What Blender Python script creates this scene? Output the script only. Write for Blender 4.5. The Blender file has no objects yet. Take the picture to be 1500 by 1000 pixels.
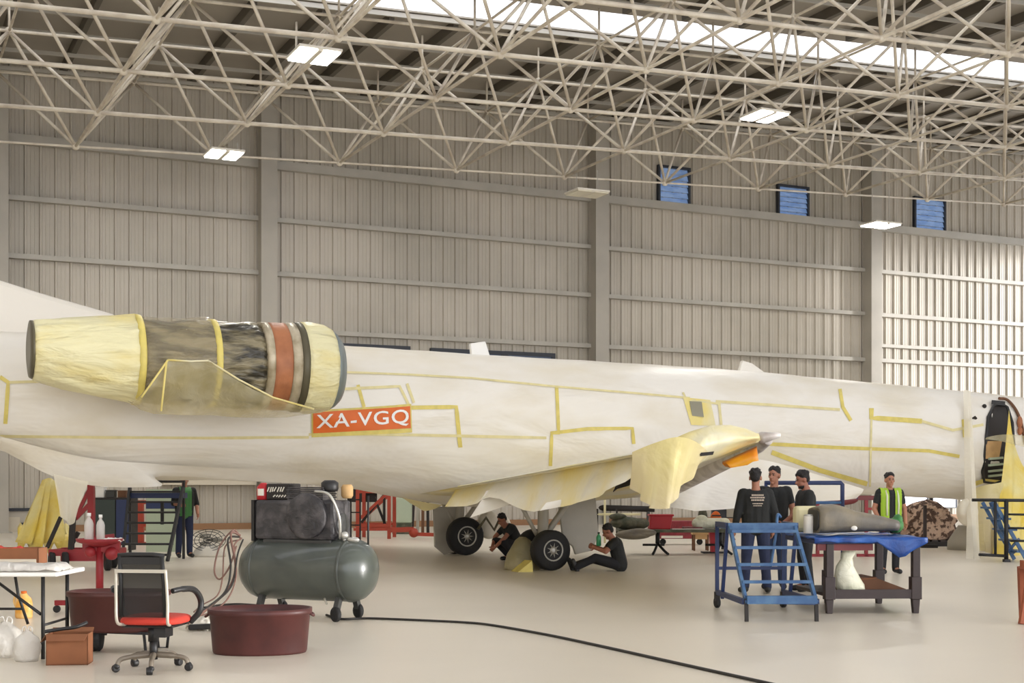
import bpy, bmesh, math, random
from mathutils import Vector, Matrix, noise
from mathutils.bvhtree import BVHTree
random.seed(7)
SC = bpy.context.scene
COL = SC.collection
PI = math.pi
F = 2000.0; EH = 1.55; HZ = 710.0; XV = 4950.0
TH = math.atan2(F, XV - 750.0)
CS, SN = math.cos(TH), math.sin(TH)

# ---------- camera geometry (hangar axes: X along the back wall, Y towards it) ----------
def U(px, py, d):
    X = (px - 750.0) / F * d
    return Vector((X * CS + d * SN, -X * SN + d * CS, EH - (py - HZ) / F * d))
def G(px, py):
    p = U(px, py, F * EH / (py - HZ)); p.z = 0.0
    return p
def dY(px, y): return F * y / (SN * (XV - px))
def onY(px, py, y): return U(px, py, dY(px, y))
def onZ(px, py, z): return U(px, py, (EH - z) * F / (py - HZ))
CAM = Vector((0, 0, EH))

# ---------- materials ----------
def lin(c):
    return tuple(((x / 255.0) / 12.92 if x / 255.0 <= 0.04045 else ((x / 255.0 + 0.055) / 1.055) ** 2.4) for x in c)
def mat(name, rgb, rough=0.6, metal=0.0, var=0.0, vscale=3.0, rgb2=None, bump=0.0, bscale=20.0, bdist=0.05, stretch=None, alpha=1.0, lo=0.4, hi=0.65, trans=0.0, coat=0.0):
    m = bpy.data.materials.new(name); m.use_nodes = True
    nt = m.node_tree; b = nt.nodes['Principled BSDF']
    c = lin(rgb)
    b.inputs['Base Color'].default_value = (*c, 1)
    b.inputs['Roughness'].default_value = rough
    b.inputs['Metallic'].default_value = metal
    if coat: b.inputs['Coat Weight'].default_value = coat
    co = None
    if rgb2 or var or bump:
        tc = nt.nodes.new('ShaderNodeTexCoord'); mp = nt.nodes.new('ShaderNodeMapping')
        nt.links.new(tc.outputs['Object'], mp.inputs['Vector'])
        if stretch: mp.inputs['Scale'].default_value = stretch
        co = mp.outputs['Vector']
    if rgb2 or var:
        c2 = lin(rgb2) if rgb2 else tuple(x * (1 - var) for x in c)
        n = nt.nodes.new('ShaderNodeTexNoise'); n.inputs['Scale'].default_value = vscale; n.inputs['Detail'].default_value = 5
        nt.links.new(co, n.inputs['Vector'])
        r = nt.nodes.new('ShaderNodeValToRGB')
        r.color_ramp.elements[0].position = lo; r.color_ramp.elements[0].color = (*c, 1)
        r.color_ramp.elements[1].position = hi; r.color_ramp.elements[1].color = (*c2, 1)
        nt.links.new(n.outputs['Fac'], r.inputs['Fac']); nt.links.new(r.outputs['Color'], b.inputs['Base Color'])
    if bump:
        n2 = nt.nodes.new('ShaderNodeTexNoise'); n2.inputs['Scale'].default_value = bscale; n2.inputs['Detail'].default_value = 4
        n2.inputs['Distortion'].default_value = 0.6
        nt.links.new(co, n2.inputs['Vector'])
        bp = nt.nodes.new('ShaderNodeBump'); bp.inputs['Strength'].default_value = bump; bp.inputs['Distance'].default_value = bdist
        nt.links.new(n2.outputs['Fac'], bp.inputs['Height']); nt.links.new(bp.outputs['Normal'], b.inputs['Normal'])
    if trans:
        out = nt.nodes['Material Output']; tl = nt.nodes.new('ShaderNodeBsdfTranslucent'); tl.inputs['Color'].default_value = (*c, 1)
        mx = nt.nodes.new('ShaderNodeMixShader'); mx.inputs['Fac'].default_value = trans
        nt.links.new(b.outputs['BSDF'], mx.inputs[1]); nt.links.new(tl.outputs['BSDF'], mx.inputs[2]); nt.links.new(mx.outputs['Shader'], out.inputs['Surface'])
    if alpha < 1: b.inputs['Alpha'].default_value = alpha
    return m
def emit(name, rgb, s):
    m = bpy.data.materials.new(name); m.use_nodes = True
    b = m.node_tree.nodes['Principled BSDF']
    b.inputs['Base Color'].default_value = (0.8, 0.8, 0.8, 1)
    b.inputs['Emission Color'].default_value = (*lin(rgb), 1); b.inputs['Emission Strength'].default_value = s
    return m

# ---------- mesh builder ----------
def frame(d):
    d = d.normalized(); a = Vector((0, 0, 1)) if abs(d.z) < 0.9 else Vector((1, 0, 0))
    x = a.cross(d).normalized(); return x, d.cross(x)
class MB:
    def __init__(s): s.v = []; s.f = []; s.sm = []
    def add(s, vs, fs, smooth=False):
        o = len(s.v); s.v += [Vector(p) for p in vs]
        s.f += [tuple(i + o for i in f) for f in fs]; s.sm += [smooth] * len(fs); return s
    def box(s, x0, x1, y0, y1, z0, z1, rz=0.0, about=None):
        vs = [Vector((x, y, z)) for z in (z0, z1) for y in (y0, y1) for x in (x0, x1)]
        if rz:
            c = Vector(about) if about else Vector(((x0 + x1) / 2, (y0 + y1) / 2, 0)); R = Matrix.Rotation(rz, 3, 'Z')
            vs = [R @ (p - c) + c for p in vs]
        return s.add(vs, [(0, 2, 3, 1), (4, 5, 7, 6), (0, 1, 5, 4), (2, 6, 7, 3), (0, 4, 6, 2), (1, 3, 7, 5)])
    def bar(s, a, b, w, h=None, up=None):
        a = Vector(a); b = Vector(b); h = h or w
        d = (b - a).normalized(); u = Vector(up) if up else (Vector((0, 0, 1)) if abs(d.z) < 0.95 else Vector((0, 1, 0)))
        x = d.cross(u).normalized(); y = x.cross(d)
        vs = [p + x * (w / 2 * i) + y * (h / 2 * j) for p in (a, b) for j in (-1, 1) for i in (-1, 1)]
        return s.add(vs, [(0, 1, 3, 2), (4, 6, 7, 5), (0, 4, 5, 1), (2, 3, 7, 6), (0, 2, 6, 4), (1, 5, 7, 3)])
    def tube(s, pts, r, n=8, closed=False):
        pts = [Vector(p) for p in pts]; m = len(pts)
        rs = r if isinstance(r, (list, tuple)) else [r] * m
        vs = []; x = None
        for i, p in enumerate(pts):
            a = pts[i - 1] if (i or closed) else p; b = pts[(i + 1) % m] if (i < m - 1 or closed) else p
            d = (b - a).normalized() if (b - a).length > 1e-9 else Vector((0, 0, 1))
            if x is None: x, y = frame(d)
            else:
                x = (x - d * x.dot(d)); x = x.normalized() if x.length > 1e-6 else frame(d)[0]; y = d.cross(x)
            vs += [p + (x * math.cos(2 * PI * k / n) + y * math.sin(2 * PI * k / n)) * rs[i] for k in range(n)]
        fs = []
        for i in range(m if closed else m - 1):
            j = (i + 1) % m
            fs += [(i * n + k, i * n + (k + 1) % n, j * n + (k + 1) % n, j * n + k) for k in range(n)]
        s.add(vs, fs, True)
        if not closed:
            o = len(s.v) - len(vs)
            s.f += [tuple(o + k for k in reversed(range(n))), tuple(o + (m - 1) * n + k for k in range(n))]; s.sm += [False, False]
        return s
    def cap(s, a, ra, b, rb, n=12):      # tapered capsule
        a = Vector(a); b = Vector(b); d = (b - a); L = d.length; d = d.normalized() if L > 1e-6 else Vector((0, 0, 1))
        pts = []; rs = []
        for i in range(5):
            q = PI / 2 * (1 - i / 4.0); pts.append(a - d * ra * math.sin(q)); rs.append(max(ra * math.cos(q), ra * 0.03))
        for i in range(5):
            q = PI / 2 * i / 4.0; pts.append(b + d * rb * math.sin(q)); rs.append(max(rb * math.cos(q), rb * 0.03))
        if L < 1e-6: pts.pop(5); rs.pop(5)
        return s.tube(pts, rs, n)
    def ball(s, c, r, nu=14, nv=10, R=None):
        r = r if isinstance(r, (tuple, list)) else (r, r, r); c = Vector(c); vs = []; fs = []
        for j in range(1, nv):
            q = PI * j / nv
            for i in range(nu):
                p = Vector((r[0] * math.sin(q) * math.cos(2 * PI * i / nu), r[1] * math.sin(q) * math.sin(2 * PI * i / nu), r[2] * math.cos(q)))
                vs.append(c + (R @ p if R else p))
        for e in (1, -1):
            p = Vector((0, 0, r[2] * e)); vs.append(c + (R @ p if R else p))
        t, b = len(vs) - 2, len(vs) - 1
        for j in range(nv - 2):
            for i in range(nu):
                k = (i + 1) % nu; fs.append((j * nu + i, (j + 1) * nu + i, (j + 1) * nu + k, j * nu + k))
        for i in range(nu):
            k = (i + 1) % nu; fs.append((t, i, k)); fs.append((b, (nv - 2) * nu + k, (nv - 2) * nu + i))
        return s.add(vs, fs, True)
    def loft(s, rings, smooth=True, caps=True, closed=True):
        n = len(rings[0]); vs = [p for r in rings for p in r]; fs = []
        for i in range(len(rings) - 1):
            for k in range(n if closed else n - 1):
                fs.append((i * n + k, i * n + (k + 1) % n, (i + 1) * n + (k + 1) % n, (i + 1) * n + k))
        s.add(vs, fs, smooth)
        if caps and closed:
            o = len(s.v) - len(vs); s.f += [tuple(o + k for k in reversed(range(n))), tuple(o + (len(rings) - 1) * n + k for k in range(n))]; s.sm += [False, False]
        return s
    def lathe(s, prof, n=24, o=(0, 0, 0), ax=(0, 0, 1), sc=(1, 1), smooth=True, caps=True):
        ax = Vector(ax).normalized(); x, y = frame(ax); o = Vector(o)
        if abs(ax.z) > 0.99: x, y = Vector((1, 0, 0)), Vector((0, 1, 0)) * (1 if ax.z > 0 else -1)
        return s.loft([[o + ax * h + x * (r * sc[0] * math.cos(2 * PI * k / n)) + y * (r * sc[1] * math.sin(2 * PI * k / n)) for k in range(n)] for r, h in prof], smooth, caps)
    def prism(s, poly, t, axis=1):       # polygon in (a,b) extruded along an axis, t=(lo,hi)
        def P(a, b, q): return (a, q, b) if axis == 1 else ((q, a, b) if axis == 0 else (a, b, q))
        n = len(poly); vs = [P(a, b, t[0]) for a, b in poly] + [P(a, b, t[1]) for a, b in poly]
        return s.add(vs, [tuple(range(n)), tuple(reversed(range(n, 2 * n)))] + [(i, i + n, (i + 1) % n + n, (i + 1) % n) for i in range(n)])
    def grid(s, rows, smooth=True): return s.loft(rows, smooth, False, False)
    def wheel(s, c, ax, r, w, n=20):
        return s.lathe([(r * .55, -w / 2), (r * .9, -w / 2), (r, -w / 3), (r, w / 3), (r * .9, w / 2), (r * .55, w / 2)], n, c, ax)
    def build(s, name, m, parent=None, off=None, bevel=0.0, solid=0.0, sub=0):
        off = Vector(off) if off is not None else Vector((0, 0, 0))
        me = bpy.data.meshes.new(name); me.from_pydata([tuple(p - off) for p in s.v], [], s.f)
        me.polygons.foreach_set('use_smooth', s.sm); me.validate(); me.update()
        bm = bmesh.new(); bm.from_mesh(me); bmesh.ops.recalc_face_normals(bm, faces=bm.faces); bm.to_mesh(me); bm.free()
        o = bpy.data.objects.new(name, me); COL.objects.link(o)
        if m: me.materials.append(m)
        if parent: o.parent = parent
        if solid: q = o.modifiers.new('s', 'SOLIDIFY'); q.thickness = solid; q.offset = 0
        if bevel: q = o.modifiers.new('b', 'BEVEL'); q.width = bevel; q.segments = 2; q.limit_method = 'ANGLE'
        if sub: q = o.modifiers.new('u', 'SUBSURF'); q.levels = sub; q.render_levels = sub
        return o
def part(name, m, parent, fn, **k):
    b = MB(); fn(b); return b.build(name, m, parent, **k)
def tag(o, label, cat, group=None, kind=None):
    o['label'] = label; o['category'] = cat
    if group: o['group'] = group
    if kind: o['kind'] = kind
    return o
def thing(name, label, cat, loc, rz=0.0, group=None):
    o = bpy.data.objects.new(name, None); COL.objects.link(o); o.empty_display_size = 0.1
    o.location = Vector(loc); o.rotation_euler = (0, 0, rz - TH); return tag(o, label, cat, group)
def place(o, loc, rz=0.0): o.location = Vector(loc); o.rotation_euler = (0, 0, rz - TH); return o
def struct(o): o['kind'] = 'structure'; return o
def spline(pts, n=8):
    pts = [Vector(p) for p in pts]; out = []
    for i in range(len(pts) - 1):
        p0 = pts[max(i - 1, 0)]; p1 = pts[i]; p2 = pts[i + 1]; p3 = pts[min(i + 2, len(pts) - 1)]
        for k in range(n):
            t = k / n
            out.append(0.5 * ((2 * p1) + (p2 - p0) * t + (2 * p0 - 5 * p1 + 4 * p2 - p3) * t * t + (3 * p1 - p0 - 3 * p2 + p3) * t ** 3))
    return out + [pts[-1]]
def lerp(tab, x):
    if x <= tab[0][0]: return tab[0][1:]
    for a, b in zip(tab, tab[1:]):
        if x <= b[0]:
            q = (x - a[0]) / (b[0] - a[0]); return tuple(u + (w - u) * q for u, w in zip(a[1:], b[1:]))
    return tab[-1][1:]
def remesh(mb, name, m, parent, vox=0.01, it=3, keep=None):
    t = mb.build('tmp', None); q = t.modifiers.new('r', 'REMESH'); q.mode = 'VOXEL'; q.voxel_size = vox; q.use_smooth_shade = True
    q = t.modifiers.new('s', 'SMOOTH'); q.factor = 0.5; q.iterations = it
    dg = bpy.context.evaluated_depsgraph_get(); dg.update()
    me = bpy.data.meshes.new_from_object(t.evaluated_get(dg)); me.name = name
    bpy.data.objects.remove(t)
    if keep:
        bm = bmesh.new(); bm.from_mesh(me)
        bmesh.ops.delete(bm, geom=[f for f in bm.faces if not keep(f.calc_center_median())], context='FACES'); bm.to_mesh(me); bm.free()
    me.polygons.foreach_set('use_smooth', [True] * len(me.polygons))
    me.materials.clear(); me.materials.append(m)
    o = bpy.data.objects.new(name, me); COL.objects.link(o); o.parent = parent
    return o
# ================= MATERIALS =================
M_floor = mat('floor_epoxy', (226, 217, 200), 0.32, var=0.06, vscale=0.35, bump=0.02, bscale=1.5)
M_wall = mat('wall_sheet', (194, 186, 172), 0.45, 0.0, vscale=0.25, rgb2=(174, 167, 153))
M_steel = mat('grey_steel', (178, 173, 162), 0.5, var=0.12, vscale=1.0)
M_column = mat('column_grey', (176, 170, 158), 0.5, var=0.10, vscale=1.0)
M_roof = mat('roof_sheet', (160, 153, 141), 0.5, var=0.10, vscale=0.3)
M_beam = mat('roof_beam_shaded', (96, 90, 80), 0.6)  # dark grey-brown paints in the shading that the purlins make
M_truss = mat('truss_paint', (222, 213, 195), 0.5, var=0.15, vscale=2.0, rgb2=(196, 184, 166))
M_node = mat('truss_primer', (176, 150, 128), 0.6)
M_film = mat('masking_film', (234, 229, 218), 0.42, var=0.06, vscale=0.8, bump=0.7, bscale=0.55, bdist=.2, stretch=(0.7, 1, 1.9), rgb2=(222, 213, 192), lo=.45, hi=.75)
M_deep = mat('deep_yellow_film', (224, 196, 76), 0.4, vscale=1.2, rgb2=(226, 214, 150), bump=0.6, bscale=2.2, bdist=.12)
M_yfilm = mat('yellow_film', (230, 212, 128), 0.4, vscale=1.3, rgb2=(226, 219, 186), bump=0.6, bscale=2.0, bdist=.12, stretch=(1, 1, .6))
M_nfilm = mat('nacelle_film', (228, 221, 176), 0.42, vscale=1.2, rgb2=(222, 202, 116), bump=0.9, bscale=1.8, bdist=.16, stretch=(.6, 1, 2.0), lo=.48, hi=.75)
M_clear = mat('clear_film', (196, 182, 128), 0.3, vscale=2.0, rgb2=(216, 206, 168), bump=0.9, bscale=3.0, bdist=.12, alpha=0.45)
M_thin = mat('thin_film', (206, 190, 150), 0.22, bump=1.0, bscale=4.0, bdist=.12, stretch=(1, 1, .5), alpha=0.25)
M_wing = mat('wing_film', (226, 220, 200), 0.42, vscale=.7, rgb2=(226, 208, 132), bump=0.6, bscale=1.4, bdist=.14, lo=.42, hi=.62)
M_haze = mat('hanging_film', (230, 222, 200), 0.4, bump=0.5, bscale=4.0, alpha=0.68)
M_drape = mat('wing_drape_film', (226, 213, 150), 0.4, vscale=1.0, rgb2=(220, 206, 172), bump=0.6, bscale=2.0, bdist=.12, trans=0.3)
M_tape = mat('yellow_tape', (222, 204, 110), 0.5, var=0.15, vscale=6.0)
M_tapelight = mat('pale_tape', (226, 214, 158), 0.5, var=0.12, vscale=6.0)
M_orange = mat('orange_panel', (222, 104, 24), 0.5, var=0.08, vscale=3.0)
M_white = mat('white_paint', (238, 236, 230), 0.4)
M_offwhite = mat('offwhite', (226, 220, 206), 0.5, var=0.08, vscale=5)
M_finpaint = mat('fin_paint', (226, 220, 208), 0.35)
M_core = mat('engine_core', (140, 130, 102), 0.28, 0.1, vscale=3.0, rgb2=(56, 52, 41), lo=.42, hi=.58, bump=0.9, bscale=2.5, bdist=.14, stretch=(.6, 1, 2))
M_corelight = mat('engine_bright', (196, 184, 158), 0.35, 0.2, vscale=3.0, rgb2=(140, 126, 96), bump=0.6, bscale=4.0)
M_rust = mat('engine_rust', (176, 112, 72), 0.5, vscale=3.0, rgb2=(150, 92, 58), bump=.4, bscale=4)
M_ring = mat('engine_ring', (92, 86, 66), 0.45, 0.3)
M_inlet = mat('inlet_blue_grey', (126, 134, 132), 0.4, 0.3)
M_bare = mat('bare_metal_edge', (226, 220, 214), 0.4, 0.1, vscale=2.0, rgb2=(160, 150, 142))
M_flap = mat('orange_flap', (226, 160, 26), 0.5, vscale=2.0, rgb2=(206, 110, 20))
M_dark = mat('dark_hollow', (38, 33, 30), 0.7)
M_black = mat('black_plastic', (28, 27, 27), 0.5)
M_rubber = mat('rubber', (30, 29, 29), 0.75, bump=.2, bscale=30)
M_hub = mat('wheel_alloy', (168, 164, 154), 0.4, 0.5)
M_grey = mat('grey_paint', (176, 170, 156), 0.5, var=0.08, vscale=2)
M_window = mat('cabin_window', (142, 138, 118), 0.3)
M_redframe = mat('red_frame', (150, 34, 40), 0.5, var=0.2, vscale=4)
M_orangered = mat('orange_red_frame', (168, 62, 40), 0.5, var=0.2, vscale=4)
M_tub = mat('dark_red_tub', (82, 40, 36), 0.5, vscale=4, rgb2=(68, 32, 29))
M_barrow = mat('barrow_red', (80, 40, 35), 0.45, var=0.15, vscale=4)
M_tank = mat('compressor_green_grey', (78, 83, 76), 0.32, 0.0, vscale=3, rgb2=(68, 73, 68), coat=.25)
M_machine = mat('sooty_machine', (52, 50, 52), 0.5, vscale=7, rgb2=(92, 88, 88), bump=.4, bscale=14, lo=.45, hi=.72)
M_darkgrey = mat('dark_grey', (60, 60, 58), 0.5)
M_steelb = mat('bright_steel', (200, 198, 190), 0.3, 0.6)
M_basegrey = mat('base_grey', (126, 116, 102), .4, .3)
M_silver = mat('silver_tube', (196, 190, 176), 0.35, 0.3)
M_seat = mat('red_fabric', (196, 58, 42), 0.8, bump=.2, bscale=60)
M_meshback = mat('mesh_back', (44, 42, 40), 0.8, alpha=0.66)
M_card = mat('cardboard', (134, 84, 52), 0.8, var=.15, vscale=4)
M_carddark = mat('cardboard_dark', (112, 76, 52), 0.8, var=.15, vscale=4)
M_wood = mat('brown_wood', (160, 84, 50), 0.6, var=.25, vscale=3, stretch=(1, 1, .3))
M_jug = mat('amber_jug', (226, 160, 60), 0.35, rgb2=(232, 196, 130), vscale=8)
M_bag = mat('translucent_bag', (232, 228, 220), 0.3, alpha=.6, bump=.6, bscale=12)
M_wbag = mat('white_bag', (226, 224, 202), 0.45, bump=.6, bscale=8, rgb2=(206, 206, 180), vscale=5)
M_blue = mat('platform_blue', (48, 84, 126), 0.45, var=.15, vscale=6, rgb2=(72, 108, 144))
M_darkblue = mat('dark_blue', (38, 52, 92), 0.5)
M_sheetblue = mat('blue_sheet', (30, 90, 168), 0.4, rgb2=(30, 56, 120), vscale=3, bump=.4, bscale=6)
M_tabledark = mat('dark_table', (58, 46, 44), 0.55, var=.2, vscale=4)
M_tablered = mat('table_red_rail', (112, 44, 44), 0.5)
M_fairing = mat('fairing_skin', (130, 120, 100), 0.5, rgb2=(104, 98, 88), vscale=3, bump=.25, bscale=6)
M_foam = mat('cream_foam', (222, 214, 172), 0.7)
M_red = mat('bright_red', (178, 26, 34), 0.45)
M_olive = mat('olive_cloth', (70, 74, 58), 0.8, rgb2=(104, 100, 82), vscale=5, bump=.6, bscale=10)
M_tan = mat('tan_wood', (198, 160, 108), 0.7, var=.15, vscale=5)
M_heap = mat('mottled_heap', (196, 168, 146), 0.8, rgb2=(84, 62, 50), vscale=7.0, bump=.9, bscale=8, lo=.46, hi=.54)
M_shirt = mat('black_shirt', (36, 37, 36), 0.85, bump=.35, bscale=9)
M_navy = mat('navy_trousers', (40, 48, 76), 0.85, bump=.35, bscale=9)
M_jeans = mat('blue_jeans', (58, 72, 104), 0.85, bump=.35, bscale=9)
M_blackt = mat('black_trousers', (34, 34, 38), 0.85, bump=.35, bscale=9)
M_skin = mat('skin', (176, 122, 96), 0.55)
M_skin2 = mat('skin_tan', (158, 104, 82), 0.55)
M_hair = mat('black_hair', (26, 21, 19), 0.6, bump=.5, bscale=40)
M_vest = mat('hi_vis_vest', (160, 196, 50), 0.6)
M_gvest = mat('green_vest', (62, 122, 62), 0.6)
M_reflect = mat('reflective_band', (216, 220, 190), 0.4)
M_print = mat('shirt_print', (206, 190, 172), 0.7)
M_green = mat('green_bottle', (60, 150, 100), 0.3)
M_paleg = mat('pale_green_box', (176, 188, 164), 0.6)
M_brownwall = mat('brown_board', (150, 112, 78), 0.6)
M_sand = mat('beige_band', (206, 196, 176), 0.6)
M_pane = mat('louvre_blue_glow', (160, 186, 220), 0.45, rgb2=(120, 152, 200), vscale=2.0, stretch=(1, 1, 3))
_b = M_pane.node_tree.nodes['Principled BSDF']; _b.inputs['Emission Color'].default_value = (*lin((120, 150, 200)), 1); _b.inputs['Emission Strength'].default_value = .14  # faint blue emission stands in for daylight behind the louvres
M_winframe = mat('window_frame_dark', (44, 48, 56), 0.5)
M_darkpane = mat('dark_pane', (70, 86, 110), 0.15)
M_bright = emit('daylit_pane', (226, 232, 250), 1.3)
M_tube = emit('lamp_tube', (255, 252, 246), 4.0)
M_dimtube = mat('lamp_off', (226, 220, 200), 0.4)
M_polycarb = mat('polycarbonate', (250, 250, 250), 0.5, trans=0.9)
M_cable = mat('black_cable', (38, 34, 30), 0.6)
M_hosered = mat('hose_brown', (120, 88, 76), 0.6)

# ================= SETTING =================
YW = 47.4
FL, FR, FB = -24.0, 53.0, -16.0
b = MB(); b.box(FL, FR, FB, YW, -0.2, 0.0); struct(b.build('floor', M_floor))
def roofz(t): return 15.4 + 0.042 * (t - 6.0)
b = MB()                                    # ribbed sheet back wall
prof = []; t = FL
while t < FR:
    for dt, dy in ((0, 0), (.025, -.075), (.075, -.075), (.10, 0), (.20, 0), (.21, -.012), (.235, -.012), (.245, 0), (.33, 0), (.34, -.012), (.365, -.012), (.375, 0)):
        prof.append((t + dt, YW + dy))
    t += 0.48
prof.append((FR, YW))
b.loft([[Vector((x, y, 0)) for x, y in prof], [Vector((x, y, roofz(x) + .1)) for x, y in prof]], False, False, False)
b.box(FL, FR, YW + .02, YW + .2, 0, 14.2)
struct(b.build('wall_back', M_wall))
b = MB(); b.box(FL - .2, FL, FB, YW, 0, roofz(FL)); struct(b.build('wall_left', M_wall))
b = MB(); b.box(FR, FR + .2, 46.6, YW, 0, roofz(FR)); b.box(FR, FR + .2, FB, 37.0, 0, roofz(FR)); b.box(FR, FR + .2, 37.0, 46.6, 12.5, roofz(FR)); struct(b.build('wall_right', M_wall))
SK0, SK1 = 36.5, 38.4
b = MB()
LITES = ((3.0, 4.4), (10.0, 11.5), (17.0, 19.5), (26.4, 29.0), (SK0, SK1))  # all but the last are unseen skylights, added to brighten the interior
edges = [FB] + [q for l in LITES for q in l] + [YW + .3]
for y0, y1 in zip(edges[::2], edges[1::2]):
    b.add([(FL, y0, roofz(FL)), (FR, y0, roofz(FR)), (FR, y1, roofz(FR)), (FL, y1, roofz(FL)),
           (FL, y0, roofz(FL) + .1), (FR, y0, roofz(FR) + .1), (FR, y1, roofz(FR) + .1), (FL, y1, roofz(FL) + .1)],
          [(0, 1, 2, 3), (7, 6, 5, 4), (0, 4, 5, 1), (1, 5, 6, 2), (2, 6, 7, 3), (3, 7, 4, 0)])
ceil = struct(b.build('ceiling', M_roof))
b = MB()
for i in range(36):
    t = FL + .6 + i * 2.1
    b.bar((t, 19.8, roofz(t) - .17), (t, SK0 - .9, roofz(t) - .17), .16, .32); b.bar((t, SK1 + .25, roofz(t) - .17), (t, YW, roofz(t) - .17), .16, .32)
struct(b.build('ceiling_beam', M_beam, ceil))
b = MB()
for i in range(15):
    y = 20.6 + i * 2.0
    if SK0 - 1.2 < y < SK1 + .6 or 26 < y < 29.3: continue
    b.bar((FL, y, roofz(FL) - .38), (FR, y, roofz(FR) - .38), .07, .12)
b.bar((FL, SK1 + .1, roofz(FL) - .1), (FR, SK1 + .1, roofz(FR) - .1), .08, .14)
struct(b.build('ceiling_purlin', M_steel, ceil))
for i, (q0, q1) in enumerate(LITES):
    b = MB(); b.add([(FL, q0, roofz(FL) + .05), (FR, q0, roofz(FR) + .05), (FR, q1, roofz(FR) + .05), (FL, q1, roofz(FL) + .05)], [(0, 1, 2, 3)]); struct(b.build('window_%d' % (10 + i), M_polycarb))  # only the last pane is the skylight in view, the others are added
b = MB()
for lev in (13.0, 11.0, 9.1, 7.1, 5.2, 3.2):
    h = .30 if lev == 13.0 else .16
    b.box(FL, FR, YW - .28, YW - .05, lev - h, lev)
b.box(onY(1275, 500, YW).x, FR, YW - .28, YW - .05, 7.6, 7.74)
struct(b.build('trim_1', M_steel))
colx = [onY(p, 500, YW - .3).x for p in (390, 875, 1275)]
step = (colx[2] - colx[0]) / 2
cols = [colx[0] - 2 * step, colx[0] - step] + colx + [colx[2] + step, colx[2] + 2 * step]
b = MB()
for cx in cols + [onY(-3, 400, YW - .3).x]:
    zt = roofz(cx) - .3
    b.box(cx - .29, cx + .29, YW - .72, YW - .66, 0, zt); b.box(cx - .29, cx + .29, YW - .12, YW - .06, 0, zt); b.box(cx - .03, cx + .03, YW - .68, YW - .1, 0, zt)
    b.box(cx - .27, cx - .25, YW - .68, YW - .1, 0, zt)
    b.box(cx - .4, cx + .4, YW - .82, YW - .01, 0, .04)
struct(b.build('trim_2', M_column))
b = MB(); b.box(FL, FR, YW - .14, YW - .05, 0, .22); struct(b.build('baseboard_back', M_brownwall))
b = MB(); b.box(onY(236, 700, YW).x, onY(372, 700, YW).x, YW - .35, YW - .06, 1.55, 2.1); struct(b.build('trim_3', M_sand))
b = MB(); b.box(FL, onY(28, 700, YW).x, YW - .25, YW - .06, .0, .5); struct(b.build('trim_4', M_sand))
def window(n, x0, y0, x1, y1, pane, z1=None, slats=6, fw=.09):
    a = onY(x0, y0, YW - .1); c = onY(x1, y1, YW - .1)
    zt = (a.z + onY(x1, y0, YW - .1).z) / 2 if z1 is None else z1[1]; zb = (c.z + onY(x0, y1, YW - .1).z) / 2 if z1 is None else z1[0]
    b = MB()
    b.box(a.x, a.x + fw, YW - .2, YW - .04, zb, zt); b.box(c.x - fw, c.x, YW - .2, YW - .04, zb, zt)
    b.box(a.x + fw, c.x - fw, YW - .2, YW - .04, zb, zb + fw); b.box(a.x + fw, c.x - fw, YW - .2, YW - .04, zt - fw, zt)
    f = struct(b.build('window_%d' % n, M_winframe))
    b = MB()
    if slats:
        h = (zt - zb - 2 * fw) / slats
        for i in range(slats):
            z = zb + fw + i * h
            b.add([(a.x + fw, YW - .15, z), (c.x - fw, YW - .15, z), (c.x - fw, YW - .07, z + h), (a.x + fw, YW - .07, z + h)], [(0, 1, 2, 3)])
    else:
        b.box(a.x + fw, c.x - fw, YW - .14, YW - .1, zb + fw, zt - fw)
    struct(b.build('window_pane', pane, f))
window(1, 963, 244, 1010, 302, M_pane); window(2, 1138, 272, 1184, 321, M_pane); window(3, 1338, 290, 1384, 342, M_pane)
window(4, 498, 505, 600, 560, M_darkpane, None, 0, .14); window(5, 630, 512, 738, 560, M_darkpane, None, 0, .14); window(6, 738, 516, 812, 565, M_darkpane, None, 0, .14)
window(7, -40, 744, 51, 770, M_wall, None, 0, .1)
window(8, 1312, 718, 1358, 744, M_bright, None, 0, .05); window(9, 1364, 718, 1400, 744, M_bright, None, 0, .05)

# ---------- space frame ----------
S = 4.0
def bz(t): return 11.7 + .042 * (t - 13.6)
TN = [1.6 - 2 * S + S * k for k in range(14)]
YR = [41.2 - S * k for k in range(6)]
TT = [t + 2.0 for t in TN[:-1]]; YT = [y + 2.0 for y in YR]
tr = thing('roof_truss', 'pale tubular steel space frame spanning under the hangar roof', 'roof truss', (13.6, 35.2, 0)); tr.rotation_euler = (0, 0, 0); struct(tr)
OFF = tr.location
TD = 2.55
for y in YR:
    b = MB(); b.tube([(TN[0], y, bz(TN[0])), (TN[-1], y, bz(TN[-1]))], .057 if y < 41 else .034, 8)
    for t in TN: b.ball((t, y, bz(t)), .11, 10, 6)
    struct(b.build('bottom_chord', M_truss, tr, OFF))
for y in YT:
    b = MB(); b.tube([(TT[0], y, bz(TT[0]) + TD), (TT[-1], y, bz(TT[-1]) + TD)], .045, 8)
    for t in TT:
        b.ball((t, y, bz(t) + TD), .11, 10, 6); b.tube([(t, y, bz(t) + TD), (t, y, roofz(t) - .4)], .035, 6)
    struct(b.build('top_chord', M_truss, tr, OFF))
for t in TN:
    b = MB(); b.tube([(t, YR[-1], bz(t)), (t, YR[0], bz(t))], .045, 8); struct(b.build('cross_chord', M_truss, tr, OFF))
for t in TT:
    b = MB(); b.tube([(t, YT[-1], bz(t) + TD), (t, YT[0], bz(t) + TD)], .04, 8); struct(b.build('cross_chord', M_truss, tr, OFF))
diags = []
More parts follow.
